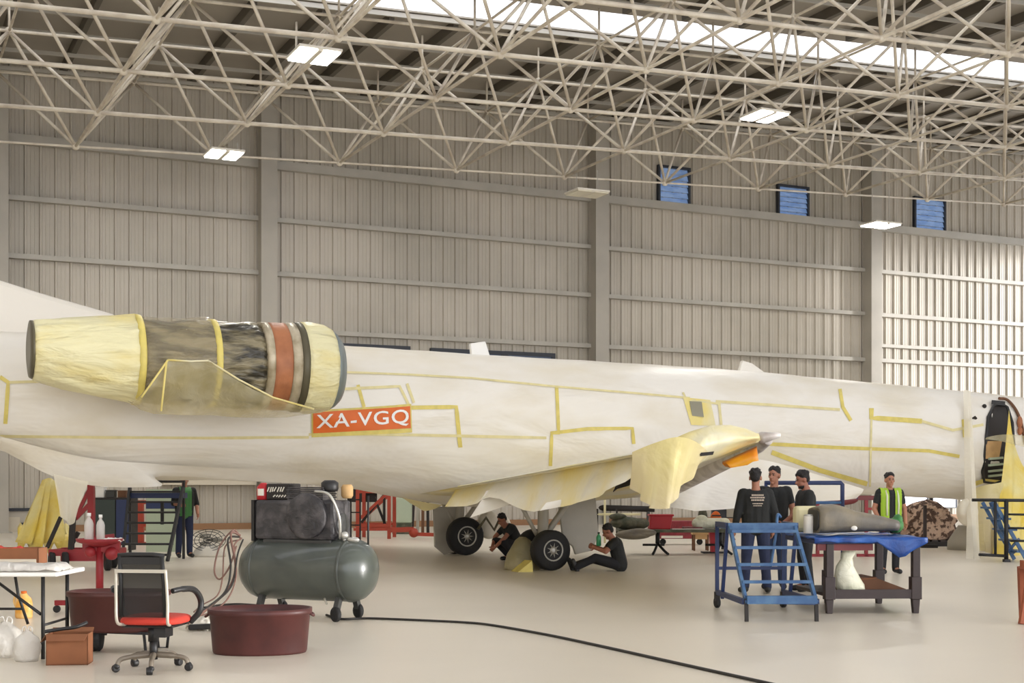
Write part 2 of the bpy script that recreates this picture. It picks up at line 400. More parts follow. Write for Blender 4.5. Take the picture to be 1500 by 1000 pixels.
for t in TT:
    for y in YT:
        for e in (-2, 2):
            for g in (-2, 2):
                if y + g > YR[0] + .1 or y + g < YR[-1] - .1: continue
                p = Vector((t, y, bz(t) + TD)); q = Vector((t + e, y + g, bz(t + e)))
                m = (p + q) / 2; d = m.x * SN + m.y * CS; X = m.x * CS - m.y * SN
                px = 750 + F * X / d; py = HZ - (m.z - EH) / d * F
                vis = -60 < px < 1560 and -60 < py < 360
                diags.append((0 if vis else 1, d, p, q))
diags.sort(key=lambda k: (k[0], k[1]))
rest = MB()
for i, (v, d, p, q) in enumerate(diags):
    if i < 100: b = MB(); b.tube([p, q], .046, 7); struct(b.build('diagonal_strut', M_truss, tr, OFF))
    else: rest.tube([p, q], .046, 7)
o = rest.build('diagonal_strut', M_truss, tr, OFF); o['kind'] = 'stuff'

# ---------- hanging lamps ----------
def lamp(px, py, z, lab, lit, w=.92, l=1.0):
    d = (z - EH) * F / (HZ - py); p = U(px, py, d)
    o = thing('ceiling_light', lab, 'ceiling light', p, TH, 'twin-tube lamps under the roof frame')
    part('housing', M_offwhite, o, lambda b: (b.box(-w / 2 - .04, w / 2 + .04, -l / 2 - .04, l / 2 + .04, .04, .10), b.box(-.06, .06, -l / 2, l / 2, .0, .05)), bevel=.01)
    for s in (-1, 1):
        part('tube_panel', M_tube if lit else M_dimtube, o, lambda b: b.box(min(s * .07, s * w / 2), max(s * .07, s * w / 2), -l / 2, l / 2, 0, .04))
    for e in (-.4, .4): part('suspension_rod', M_steel, o, lambda b: b.tube([(e, 0, .1), (e, 0, bz(p.x) - p.z + .1)], .012, 5))
    if lit:
        L = bpy.data.lights.new('lamp_light', 'AREA'); L.shape = 'RECTANGLE'; L.size = w; L.size_y = l; L.energy = 140; L.color = (1, .96, .88)
        lo = bpy.data.objects.new('lamp_light', L); COL.objects.link(lo); lo.parent = o; lo.location = (0, 0, -.02)
lamp(460, 84, 11.2, 'large bright twin-tube lamp highest and leftmost but one under the roof frame', True)
lamp(328, 228, 11.2, 'bright twin-tube lamp beside the upper left wall column', True)
lamp(1120, 172, 11.9, 'bright slanting lamp panel above the blue louvred windows', True)
lamp(860, 285, 11.3, 'dim unlit lamp panel in front of the middle wall column', False, 1.15, .9)
lamp(1290, 331, 11.3, 'bright thin lamp panel in front of the right wall column', True, 1.15, .9)
# ================= AIRCRAFT =================
YA = 24.75
air = thing('aircraft', 'white passenger jet wrapped in masking film and yellow tape, parked in the hangar for painting', 'aircraft', (11.0, YA, 0)); air.rotation_euler = (0, 0, 0)
AO = air.location
def pa(name, m, fn, parent=None, **k):
    b = MB(); fn(b); return b.build(name, m, parent or air, off=AO, **k)
def nz(x, y, z, s): return noise.noise(Vector((x * s, y * s, z * s)))
# fuselage: top and bottom outline
OUT = [(-900, 470, 560), (-500, 474, 590), (-200, 480, 622), (0, 485, 652), (60, 487, 680), (130, 490, 700), (235, 493, 702), (380, 498, 704), (500, 506, 712), (560, 510, 722), (620, 514, 738),
       (700, 520, 742), (850, 528, 738), (940, 533, 726), (1000, 537, 722), (1100, 544, 720), (1270, 560, 724), (1420, 574, 732), (1480, 580, 736), (1540, 590, 738), (1590, 606, 736), (1640, 634, 728), (1665, 668, 712)]
TAB = []
for px, a, c in OUT:
    p = onY(px, a, YA); q = onY(px, c, YA); TAB.append((p.x, p.z, q.z))
def fus(t):
    z = [lerp(TAB, t + e) for e in (-.8, -.4, 0, .4, .8)]
    return sum(k[0] for k in z) / 5, sum(k[1] for k in z) / 5
rings = []; t = TAB[0][0]; T1 = TAB[-1][0]
while t <= T1 + .01:
    zt, zb = fus(t); r = min(1.32, (zt - zb) / 2 * 1.02); zc = zt - r; ring = []
    if t > T1 - 2: r *= max(.25, math.sqrt(max(0, 1 - ((t - T1 + 2) / 2.15) ** 2)))
    for k in range(56):
        a = 2 * PI * k / 56; cx = math.cos(a); s = math.sin(a)
        if s >= 0: y = r * cx; z = zc + r * s
        else: y = r * math.copysign(abs(cx) ** .85, cx); z = zc + (zc - zb) * s
        w = .022 * nz(t, y, z, 1.5) + (.05 * nz(t * .6 + z, y * 2, z * 2.2, 1.5) if s < .1 else 0)
        ring.append(Vector((t, YA + y * (1 + w), z + w * .6)))
    rings.append(ring); t += .12
fb = MB(); fb.loft(rings); fuselage = fb.build('fuselage', M_film, air, off=AO)
BV = BVHTree.FromPolygons([tuple(v) for v in fb.v], fb.f)
def hit(bv, px, py, off=.01):
    d = (U(px, py, 1.0) - CAM).normalized(); r = bv.ray_cast(CAM, d, 200)
    if r[0] is None: return None
    n = r[1] if r[1].dot(d) < 0 else -r[1]
    return r[0] + n * off
def strip(b, pts, w, bv=None, off=.014, step=9):     # a tape strip lying on the skin
    bv = bv or BV; P = []
    for (x0, y0), (x1, y1) in zip(pts, pts[1:]):
        n = max(1, int(math.hypot(x1 - x0, y1 - y0) / step))
        P += [(x0 + (x1 - x0) * i / n, y0 + (y1 - y0) * i / n) for i in range(n)]
    P.append(pts[-1]); L = []
    for i, (x, y) in enumerate(P):
        a = P[max(i - 1, 0)]; c = P[min(i + 1, len(P) - 1)]; dx, dy = c[0] - a[0], c[1] - a[1]; q = math.hypot(dx, dy) or 1
        u = hit(bv, x - dy / q * w / 2, y + dx / q * w / 2, off); v = hit(bv, x + dy / q * w / 2, y - dx / q * w / 2, off)
        if u is not None and v is not None: L.append([u, v])
    if len(L) > 1: b.grid(L)
TAPES = [([(0, 552), (12, 560), (8, 620)], 6), ([(14, 560), (150, 556)], 4), ([(0, 638), (150, 640), (300, 641), (452, 640)], 4), ([(602, 597), (668, 596), (674, 655)], 6), ([(452, 636), (560, 636), (668, 638), (800, 641)], 4),
         ([(496, 545), (600, 549), (690, 554), (810, 566), (930, 576), (1010, 583)], 3), ([(524, 564), (533, 596)], 5), ([(498, 570), (585, 566), (600, 596)], 4), ([(596, 562), (606, 590)], 4),
         ([(815, 566), (818, 634), (808, 634), (806, 682)], 5), ([(806, 634), (860, 628), (926, 627), (928, 650)], 5), ([(1048, 588), (1110, 592), (1230, 600)], 4), ([(1053, 592), (1056, 622)], 4), ([(1112, 649), (1220, 655), (1360, 660), (1405, 668)], 5),
         ([(1130, 662), (1200, 688), (1270, 708)], 7), ([(1276, 598), (1276, 612), (1350, 617)], 7), ([(1276, 612), (1274, 712)], 3), ([(1230, 570), (1234, 596), (1246, 616)], 5), ([(1414, 614), (1416, 640)], 12), ([(1000, 575), (1005, 585), (1055, 592)], 3), ([(1350, 617), (1395, 630), (1440, 622)], 4)]
for pts, w in TAPES: pa('masking_tape', M_tape if w > 4 else M_tapelight, lambda b: strip(b, pts, w))
# registration panel and letters
Q = [(458, 604), (600, 595), (601, 627), (458, 634)]
def bil(u, v):
    return tuple((Q[0][i] * (1 - u) + Q[1][i] * u) * (1 - v) + (Q[3][i] * (1 - u) + Q[2][i] * u) * v for i in (0, 1))
def panel(b, m, off, x0=0, x1=1, y0=0, y1=1):
    b.grid([[hit(BV, *bil(x0 + (x1 - x0) * i / 24, y0 + (y1 - y0) * j / 8), off) for j in range(9)] for i in range(25)])
pa('registration_border', M_tape, lambda b: panel(b, None, .02, -.014, 1.014, -.1, 1.2))
reg = pa('registration_panel', M_orange, lambda b: panel(b, None, .03))
cu = bpy.data.curves.new('reg', 'FONT'); cu.body = 'XA-VGQ'; cu.size = 1; cu.space_character = 1.08; cu.offset = .012; cu.resolution_u = 4
to = bpy.data.objects.new('reg', cu); COL.objects.link(to); dg = bpy.context.evaluated_depsgraph_get(); dg.update()
me = bpy.data.meshes.new_from_object(to.evaluated_get(dg)); bpy.data.objects.remove(to)
xs = [v.co.x for v in me.vertices]; ys = [v.co.y for v in me.vertices]
for v in me.vertices:
    u = .03 + .95 * (v.co.x - min(xs)) / (max(xs) - min(xs)); w = .88 - .76 * (v.co.y - min(ys)) / (max(ys) - min(ys))
    v.co = hit(BV, *bil(u, w), .045) - AO
me.materials.clear(); me.materials.append(M_white)
lo = bpy.data.objects.new('registration_letters', me); COL.objects.link(lo); lo.parent = reg
# cabin window, antennas
def quad(b, q, off, n=4):
    b.grid([[hit(BV, *((q[0][k] * (1 - i / n) + q[1][k] * i / n) * (1 - j / n) + (q[3][k] * (1 - i / n) + q[2][k] * i / n) * j / n for k in (0, 1)), off) for j in range(n + 1)] for i in range(n + 1)])
pa('window_surround', M_yfilm, lambda b: quad(b, [(1000, 582), (1040, 586), (1048, 624), (1012, 622)], .015))
pa('cabin_window', M_window, lambda b: quad(b, [(1009, 588), (1027, 589), (1030, 611), (1013, 609)], .025))
def blade(b, pts):
    r = [onY(x, y, YA) for x, y in pts]; b.prism([(p.x, p.z) for p in r], (YA - .05, YA + .05), 1)
pa('antenna', M_white, lambda b: blade(b, [(690, 526), (688, 503), (710, 500), (718, 526)]), bevel=.02)
pa('antenna', M_film, lambda b: blade(b, [(1080, 548), (1086, 528), (1100, 532), (1125, 550)]), bevel=.02)
# tail fin: dorsal fairing climbing to the left
r = [onY(x, y, YA) for x, y in ((200, 500), (170, 462), (130, 450), (60, 430), (0, 411), (-60, 390), (-420, 100), (-640, 100), (-500, 500))]
pa('tail_fin', M_finpaint, lambda b: b.prism([(p.x, p.z) for p in r], (YA - .11, YA + .11), 1), bevel=.08)
pa('tail_plane', M_finpaint, lambda b: b.prism([(TAB[0][0] + 1.0 - 1.5, YA - 4), (TAB[0][0] + 2.2, YA - .1), (TAB[0][0] + 2.2, YA + .1), (TAB[0][0] - .5, YA + 4), (TAB[0][0] - 1.8, YA + 4), (TAB[0][0] - .2, YA), (TAB[0][0] - 1.8, YA - 4)], (r[6].z - .1, r[6].z + .1), 2), bevel=.05)
# belly film with loose flaps
def sheet(top, bot, n=24, wob=.03, fr=9.0, d0=None, drift=0.0):
    T = spline(top, max(2, n // max(1, len(top) - 1))); B = spline(bot, max(2, n // max(1, len(bot) - 1)))
    m = 24; rows = []
    for i in range(m + 1):
        u = i / m; a = T[min(int(u * (len(T) - 1)), len(T) - 1)]; c = B[min(int(u * (len(B) - 1)), len(B) - 1)]; row = []
        for j in range(9):
            v = j / 8; p = a.lerp(c, v); k = wob * v * (math.sin(u * fr * 2 * PI + v * 1.3) + .6 * math.sin(u * fr * 3.7 + 1.0))
            row.append(p + Vector((k * SN, k * -CS, 0)) * -1 + Vector((0, 0, .2 * k * (1 - v))))
        rows.append(row)
    return rows
def psheet(top, bot, d, **k):
    f = lambda s: [U(x, y, e[0] if e else d) for x, y, *e in s]
    return sheet(f(top), f(bot), **k)
belly = MB(); belly.grid(psheet([(-30, 630, 22.3), (60, 655, 22.6), (140, 672, 23), (240, 680, 23.5), (400, 690, 24), (520, 700, 24.6)], [(-30, 640, 22.6), (60, 690, 22.8), (135, 711, 23.2), (232, 712, 23.6), (238, 697, 23.8), (400, 706, 24.3), (520, 712, 25)], 23, wob=.05, fr=5))
belly.build('belly_film', M_film, air, off=AO)
pa('hanging_film', M_haze, lambda b: b.grid(psheet([(78, 694, 22.7), (104, 700, 22.7), (130, 705, 22.7)], [(92, 756, 22.5), (101, 769, 22.5), (112, 760, 22.5)], 22, wob=.05, fr=2)))
pa('loose_flap', M_drape, lambda b: b.grid(psheet([(588, 728, 26.2), (620, 735, 26.2), (652, 740, 26.2)], [(600, 735, 26), (622, 748, 26), (648, 740, 26)], 26, wob=.02, fr=2)))
pa('belly_bag', M_film, lambda b: b.grid(psheet([(960, 712, 26.5), (1020, 690, 26.5), (1100, 672, 26.5), (1180, 690, 26.6), (1265, 716, 27)], [(965, 738, 26.3), (1010, 748, 26.3), (1060, 745, 26.3), (1150, 736, 26.4), (1262, 730, 27)], 26, wob=.16, fr=3)))
# wing towards the camera, tip at the right
def wsec(le, te, th, n=12):
    le = Vector(le); te = Vector(te); ch = te - le; out = []
    for i in range(n + 1):
        u = i / n; y = th * (1.48 * math.sqrt(u) - .63 * u - 1.758 * u * u + 1.42 * u ** 3 - .51 * u ** 4) * 2
        out.append(le + ch * u + Vector((0, 0, y)))
    for i in range(n - 1, 0, -1):
        u = i / n; y = th * (1.48 * math.sqrt(u) - .63 * u - 1.758 * u * u + 1.42 * u ** 3 - .51 * u ** 4) * 1.1
        out.append(le + ch * u - Vector((0, 0, y)))
    return out
def wing(b, sgn):
    R = []
    for q in range(13):
        u = q / 12; le = Vector((14.4, 23.8, 1.42)).lerp(TIPL, u); te = Vector((9.4, 23.8, 1.38)).lerp(TIPT, u)
        if sgn < 0: le.y = 2 * YA - le.y; te.y = 2 * YA - te.y
        R.append(wsec(le, te, .30 * (1 - u) + .085 * u))
    b.loft(R)
TIPL = U(1128, 641, 17.1); TIPT = U(985, 655, 16.4)
wg = pa('wing', M_wing, lambda b: wing(b, 1))
pa('far_wing', M_film, lambda b: wing(b, -1))
def edge(b):
    P = [TIPL.lerp(Vector((14.45, 23.8, 1.38)), u) for u in (0, .06, .15, .3, .5, .7, .9)]
    b.tube([p + Vector((-.04, -.02, -.03)) for p in P], [.06, .11, .13, .15, .18, .21, .24], 14)
pa('leading_edge', M_bare, lambda b: edge(b), wg)
pa('wing_tip_fairing', M_bare, lambda b: b.cap(TIPL + Vector((-.12, 0, .0)), .075, TIPL + Vector((.08, -.06, .03)), .035), wg)
pa('access_slot', M_dark, lambda b: b.add([U(1024, 663, 16.0), U(1046, 661, 16.0), U(1044, 666, 16.0), U(1026, 668, 16.0)], [(0, 1, 2, 3)]), wg, solid=.02)
def tipcover(b):
    up = [(928, 664), (955, 653), (985, 643), (1010, 632), (1040, 623), (1070, 622), (1095, 628), (1112, 636)]
    lo = [(934, 690), (958, 706), (985, 712), (1005, 700), (1025, 678), (1055, 668), (1085, 656), (1114, 645)]
    rows = []
    for i in range(29):
        u = i / 28.0 * 7; k = min(int(u), 6); w = u - k
        a = [up[k][j] * (1 - w) + up[k + 1][j] * w for j in (0, 1)]; c = [lo[k][j] * (1 - w) + lo[k + 1][j] * w for j in (0, 1)]
        d = 16.3 + u * .10; row = []
        for j in range(15):
            v = j / 14; bulge = .34 * math.sin(PI * v) + .03 * nz(u * 1.3, v * 4, 0, 1.5)
            row.append(U(a[0] * (1 - v) + c[0] * v, a[1] * (1 - v) + c[1] * v, d - bulge))
        for j in range(13, 0, -1):
            v = j / 14; row.append(U(a[0] * (1 - v) + c[0] * v, a[1] * (1 - v) + c[1] * v, d + .5 * math.sin(PI * v)))
        rows.append(row)
    b.loft(rows)
pa('wing_tip_cover', M_yfilm, tipcover, wg)
pa('hanging_drape', M_drape, lambda b: b.grid(psheet([(926, 662, 15.95), (955, 650, 15.8), (990, 640, 15.75), (1018, 646, 15.85), (1040, 664, 16.1)], [(930, 715, 16.1), (940, 733, 16.0), (962, 745, 15.9), (985, 738, 15.9), (1004, 706, 16.1), (1020, 690, 16.2)], 16, n=60, wob=.05, fr=5.3)), wg)
pa('orange_flap', M_flap, lambda b: b.loft([[U(1058 + i * 8.4, 679 - i * 3.6 + 2 * s, 16.9 + .02 * s), U(1062 + i * 8.2, 683 - i * 1.4 + (6 if 0 < i < 5 else 0) * .6, 16.75), U(1058 + i * 8.4, 676 - i * 3.8, 17.05)] for i, s in zip(range(7), (0, 0, 0, 0, 0, 0, 0))]), wg)
# trailing-edge film over the root and the lifted corner
def te(px):
    A = Vector((9.4, 23.8, 1.38)); lo, hi = 0.0, 1.0
    def proj(u): p = A.lerp(TIPT, u); d = p.x * SN + p.y * CS; return 750 + F * (p.x * CS - p.y * SN) / d, d
    for _ in range(30):
        m = (lo + hi) / 2
        if proj(m)[0] < px: lo = m
        else: hi = m
    return A.lerp(TIPT, lo), proj(lo)[1]
HEM = [(655, 742), (690, 740), (716, 728), (745, 736), (775, 749), (800, 744), (830, 741), (860, 732), (885, 722), (910, 708), (938, 690)]
def tefilm(b):
    T = []; B = []
    for px, y in HEM:
        p, d = te(px); T.append(p + Vector((.25, .1, .05))); B.append(U(px, y, d - .12))
    M = []
    for i, row in enumerate(sheet(T, B, n=80, wob=.035, fr=6)):
        q = row[0].lerp(Vector((row[0].x + 1.2, row[0].y + .3, row[0].z)), .6); M.append([q - Vector((0, 0, .02))] + row)
    b.grid(M)
pa('trailing_film', M_wing, tefilm, wg)
pa('lifted_corner', M_film, lambda b: b.grid(psheet([(712, 719, 22.3), (724, 717, 22.3), (750, 727, 22.1)], [(692, 757, 22.2), (694, 756, 22.2), (755, 736, 22.0)], 22, wob=.012, fr=1)), wg)
pa('lifted_corner', M_film, lambda b: b.grid(psheet([(800, 736, 19.6), (830, 730, 19.4), (842, 730, 19.3)], [(792, 748, 19.5), (815, 743, 19.4), (842, 737, 19.3)], 19, wob=.012, fr=1)), wg)
pa('flap_fairing', M_dark, lambda b: b.loft([[U(898, 721, 21.5), U(898, 719, 21.3), U(899, 718, 21.6)], [U(903, 708, 21.5), U(904, 716, 21.2), U(905, 707, 21.8)], [U(922, 700, 21), U(922, 711, 20.8), U(923, 701, 21.3)], [U(931, 692, 21), U(931, 699, 20.8), U(932, 693, 21.2)]]), wg)
# engine nacelle
YN = 22.1
def nax(px): return onY(px, 532, YN)
NX0, NX1 = nax(45).x, nax(496).x; NZ = onY(270, 528, YN).z
def nsec(tab): return [(r, t) for t, r in tab]
def T(px): return onY(px, 530, YN).x
no = Vector((0, YN, NZ)); NS = lambda px: dY(px, YN) / F
def lat(b, tab, n=48, wr=0.0, wf=2.0, zs=1.0):
    R = []
    full = []
    for (a, ra, za), (c, rc, zc) in zip(tab, tab[1:]):
        m = max(1, int((c - a) / 5)); full += [(a + (c - a) * i / m, ra + (rc - ra) * i / m, za + (zc - za) * i / m) for i in range(m)]
    full.append(tab[-1])
    for px, r, zy in full:
        t = T(px); z0 = onY(px, zy, YN).z; rr = r * NS(px); ring = []
        for k in range(n):
            a = 2 * PI * k / n; w = 1 + wr * nz(t * wf * .6, math.cos(a) * 3, math.sin(a) * 3 * wf, 1.0)
            ring.append(Vector((t, YN + rr * w * math.cos(a), z0 + rr * w * math.sin(a))))
        R.append(ring)
    b.loft(R)
nac = pa('engine_nacelle', M_core, lambda b: lat(b, [(200, 58, 527), (215, 60, 529), (300, 62, 532), (368, 62.5, 535), (380, 57, 536), (440, 57, 538)], 96, .075, 4))
core = MB(); lat(core, [(200, 60, 527), (300, 64, 532), (440, 66, 538)], 48); NB = BVHTree.FromPolygons([tuple(v) for v in core.v], core.f)
pa('aft_cowl_cover', M_nfilm, lambda b: lat(b, [(44, 20, 512), (45, 40, 512), (50, 44, 513), (90, 52, 518), (150, 60, 522), (192, 65, 526), (202, 64, 527), (203, 50, 527)], 64, .055, 3.0), nac)
pa('exhaust_ring', M_ring, lambda b: lat(b, [(41, 30, 511), (43, 42, 511), (47, 43, 512), (48, 30, 512)], 40), nac)  # dark ring around the aft end of the cowl cover
pa('inlet_cowl', M_nfilm, lambda b: lat(b, [(434, 55, 538), (436, 66, 538), (450, 67, 539), (470, 64, 540), (480, 59.5, 541), (478, 50, 541), (460, 40, 541)], 56, .012, 2), nac)
pa('inlet_lip', M_inlet, lambda b: lat(b, [(478, 59, 541), (480, 59.8, 541), (487, 55, 542), (493, 48, 543), (494, 43, 543), (490, 39, 543), (470, 37, 542)], 48), nac)
pa('fan_frame_ring', M_ring, lambda b: lat(b, [(426, 60, 538), (427, 65.5, 538), (436, 66, 538), (437, 60, 538)], 48), nac)
pa('thrust_duct', M_rust, lambda b: lat(b, [(386, 60, 536), (387, 64, 536), (412, 64.3, 537), (413, 60, 537)], 48, .01, 3), nac)
pa('bright_duct', M_corelight, lambda b: lat(b, [(376, 60, 536), (377, 64.2, 536), (387, 64.4, 536), (388, 60, 536)], 48), nac)
pa('bright_duct', M_corelight, lambda b: lat(b, [(412, 60, 537), (413, 64.2, 537), (426, 64.4, 537), (427, 60, 538)], 48, .01, 3), nac)
pa('tape_band', M_tape, lambda b: lat(b, [(303, 61, 532), (304, 64.5, 532), (312, 64.5, 532), (313, 61, 532)], 48), nac)
pa('tape_band', M_tape, lambda b: lat(b, [(193, 64, 526), (194, 66.5, 526), (203, 66, 527), (204, 62, 527)], 48), nac)
def skirt(b):
    up = [(196, 590), (222, 560), (246, 527), (280, 529), (305, 527), (330, 546), (370, 570), (410, 585), (440, 595), (462, 598)]
    lo = [(186, 586), (205, 600), (225, 606), (270, 608), (310, 608), (345, 611), (380, 612), (420, 611), (455, 606), (484, 600)]
    rows = []
    for i in range(46):
        u = i / 45 * 9; k = min(int(u), 8); w = u - k
        a = [up[k][j] * (1 - w) + up[k + 1][j] * w for j in (0, 1)]; c = [lo[k][j] * (1 - w) + lo[k + 1][j] * w for j in (0, 1)]; row = []
        for j in range(9):
            v = j / 8; x = a[0] * (1 - v) + c[0] * v; y = a[1] * (1 - v) + c[1] * v
            row.append(U(x, y, dY(x, YN) - .76 + .42 * v * v + .04 * nz(u, v * 2, 3, 1.3)))
        rows.append(row)
    b.grid(rows)
pa('core_skirt', M_clear, skirt, nac)
for pts in ([(246, 527), (280, 529), (305, 528)], [(207, 582), (246, 527)], [(305, 528), (350, 556), (400, 582), (460, 599)], [(244, 529), (236, 602)]):
    pa('skirt_fold', M_yfilm, lambda b: b.tube([U(x, y, dY(x, YN) - .77) for x, y in pts], .016, 6), nac)
pa('top_film', M_thin, lambda b: lat(b, [(203, 62, 527), (250, 64, 529), (303, 65, 532)], 72, .07, 4.5), nac)
pa('pylon', M_film, lambda b: b.prism([(T(70), NZ - .12), (T(430), NZ - .12), (T(400), NZ + .2), (T(120), NZ + .2)], (YN + .4, YA), 1), nac, bevel=.05)
# landing gear
def gear(px, py, yy, tilt, labels):
    c = onY(px, py, yy); g = pa('landing_gear', M_grey, lambda b: (b.tube([(c.x, yy + .32, c.z), (c.x + .05, yy + .35, 1.5)], .10, 12), b.tube([(c.x, yy - .1, c.z), (c.x, yy + .75, c.z)], .07, 12), b.tube([(c.x, yy + .35, c.z + .15), (c.x + .8, yy + .5, 1.45)], .06, 10), b.tube([(c.x, yy + .35, c.z + .1), (c.x - .5, yy + .45, 1.4)], .04, 8)))
    for e in (0, .62):
        r = c.z - .005; b = MB(); b.wheel((c.x, yy + e, c.z), (0, 1, 0), r, .26, 32); ty = b.build('tyre', M_rubber, g, off=AO)
        b = MB()
        b.lathe([(.02, -.03), (.07, -.03), (.075, .0), (r * .40, .02), (r * .47, -.03), (r * .54, -.04), (r * .56, .1)], 28, (c.x, yy + e - .1, c.z), (0, 1, 0))
        for k in range(9):
            a = 2 * PI * k / 9; b.tube([(c.x + r * .17 * math.cos(a), yy + e - .12, c.z + r * .17 * math.sin(a)), (c.x + r * .42 * math.cos(a), yy + e - .11, c.z + r * .42 * math.sin(a))], .018, 6)
        b.build('wheel_hub', M_hub, g, off=AO)
    return g, c
g1, c1 = gear(806, 805.5, 22.0, 0, '')
def door(b, pts, y): r = [onY(x, q, y) for x, q in pts]; b.prism([(p.x, p.z) for p in r], (y - .03, y + .03), 1)
pa('gear_door', M_grey, lambda b: door(b, [(817, 738), (824, 790), (838, 800), (842, 812), (868, 806), (876, 780), (872, 728), (830, 734)], 22.75), g1, bevel=.02)
pa('wheel_wrap', M_clear, lambda b: b.loft([[Vector((c1.x - .34 + a * (1 + .12 * nz(k, v, 2, .9)) * math.cos(2 * PI * k / 22), 22.45 + .34 * math.sin(2 * PI * k / 22) * (a / .36), z)) for k in range(22)] for v, (a, z) in enumerate(((.34, .01), (.33, .12), (.28, .28), (.21, .42), (.14, .54), (.06, .60)))]), g1)
pa('wheel_chock', M_tape, lambda b: b.prism([(c1.x - .72, 0.0), (c1.x - .42, 0), (c1.x - .44, .2)], (21.85, 22.15), 1), g1)
g2, c2 = gear(681, 785, 27.6, 0, '')
pa('gear_door', M_grey, lambda b: door(b, [(634, 742), (636, 800), (650, 812), (668, 808), (672, 742)], 28.0), g2, bevel=.02)
pa('gear_fairing', M_offwhite, lambda b: (b.ball(onY(716, 768, 28.0), (.28, .2, .33)), b.ball(onY(735, 772, 28.0), (.22, .2, .28))), g2)
pa('gear_link', M_ring, lambda b: b.tube([onY(x, y, 27.4) for x, y in ((700, 775), (712, 758), (724, 776), (736, 752))], .035, 8), g2)
# nose gear (forward, seen past the stair)
g3, c3 = gear(1560, 786, YA, 0, '')
# passenger door opening, open ring, frame details
DOOR = [(1443, 640), (1446, 612), (1454, 596), (1464, 592), (1474, 598), (1481, 620), (1483, 650), (1480, 680), (1470, 700), (1455, 706), (1440, 704), (1438, 690)]
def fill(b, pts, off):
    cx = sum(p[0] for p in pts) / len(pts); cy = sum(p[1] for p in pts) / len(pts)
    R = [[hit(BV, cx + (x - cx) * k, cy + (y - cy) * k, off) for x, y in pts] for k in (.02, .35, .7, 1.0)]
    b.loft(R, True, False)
dr = pa('doorway_dark_patch', M_dark, lambda b: fill(b, DOOR, .03))  # flat dark patch on the skin, its colour stands for the unlit interior
pa('door_seal', M_black, lambda b: b.tube([hit(BV, x, y, .04) for x, y in DOOR], .035, 8, True), dr)
pa('door_step', M_paleg, lambda b: [b.bar(hit(BV, 1446, y, .06), hit(BV, 1466, y - 2, .06), .05, .05) for y in (672, 680, 688, 695)], dr)
pa('door_lining', M_tan, lambda b: quad(b, [(1443, 646), (1466, 646), (1462, 670), (1442, 672)], .04), dr)
pa('door_sill', M_tape, lambda b: strip(b, [(1427, 706), (1440, 702), (1470, 705)], 6, None, .05), dr)
pa('door_lintel', M_black, lambda b: strip(b, [(1450, 592), (1470, 594)], 6, None, .07), dr)
pa('frame_hoop', M_carddark, lambda b: b.tube(spline([hit(BV, x, y, .05) for x, y in ((1462, 586), (1474, 588), (1486, 602), (1494, 622), (1500, 650))], 5), .035, 8), dr)
pa('frame_bracket', M_rust, lambda b: (b.ball(hit(BV, 1490, 620, .08), (.07, .06, .14)), b.ball(hit(BV, 1491, 632, .06), (.06, .06, .1))), dr)
pa('probe', M_dark, lambda b: (b.loft([[hit(BV, 1414, 619, .02), hit(BV, 1415, 617, .08)], [hit(BV, 1424, 614, .02), hit(BV, 1424, 612, .10)], [hit(BV, 1429, 615, .02), hit(BV, 1429, 614, .06)]], True, False, False)))
pa('sensor', M_dark, lambda b: b.ball(hit(BV, 1441, 596, .03), .05))
pa('window_masking', M_clear, lambda b: b.grid(psheet([(1445, 640, 30.4), (1475, 636, 30.0), (1520, 640, 30)], [(1445, 643, 30.3), (1475, 648, 29.9), (1520, 660, 29.9)], 30, wob=.02, fr=2)))
pa('yellow_skirt', M_deep, lambda b: b.grid(psheet([(1478, 600, 31), (1486, 650, 31), (1505, 690, 31), (1540, 700, 31)], [(1462, 812, 30.2), (1480, 816, 30.0), (1500, 816, 30.0), (1540, 816, 30)], 30, wob=.08, fr=3)))
pa('yellow_skirt', M_drape, lambda b: b.grid(psheet([(1424, 716, 30.8), (1445, 710, 30.6), (1470, 706, 30.6)], [(1436, 806, 30.6), (1450, 810, 30.5), (1466, 812, 30.5)], 30, wob=.05, fr=3)))
pa('hanging_film', M_haze, lambda b: (b.grid(psheet([(1411, 572, 31.2), (1417, 571, 31.2), (1422, 573, 31.2)], [(1417, 735, 29.8), (1423, 735, 29.7), (1429, 736, 29.8)], 30, wob=.04, fr=1.6)),
    b.grid(psheet([(1416, 730, 29.8), (1422, 730, 29.7), (1432, 731, 29.8)], [(1420, 818, 28.6), (1428, 822, 28.5), (1439, 820, 28.6)], 29, wob=.05, fr=2.2)), b.ball(U(1417, 750, 29.8), (.26, .2, .30))))
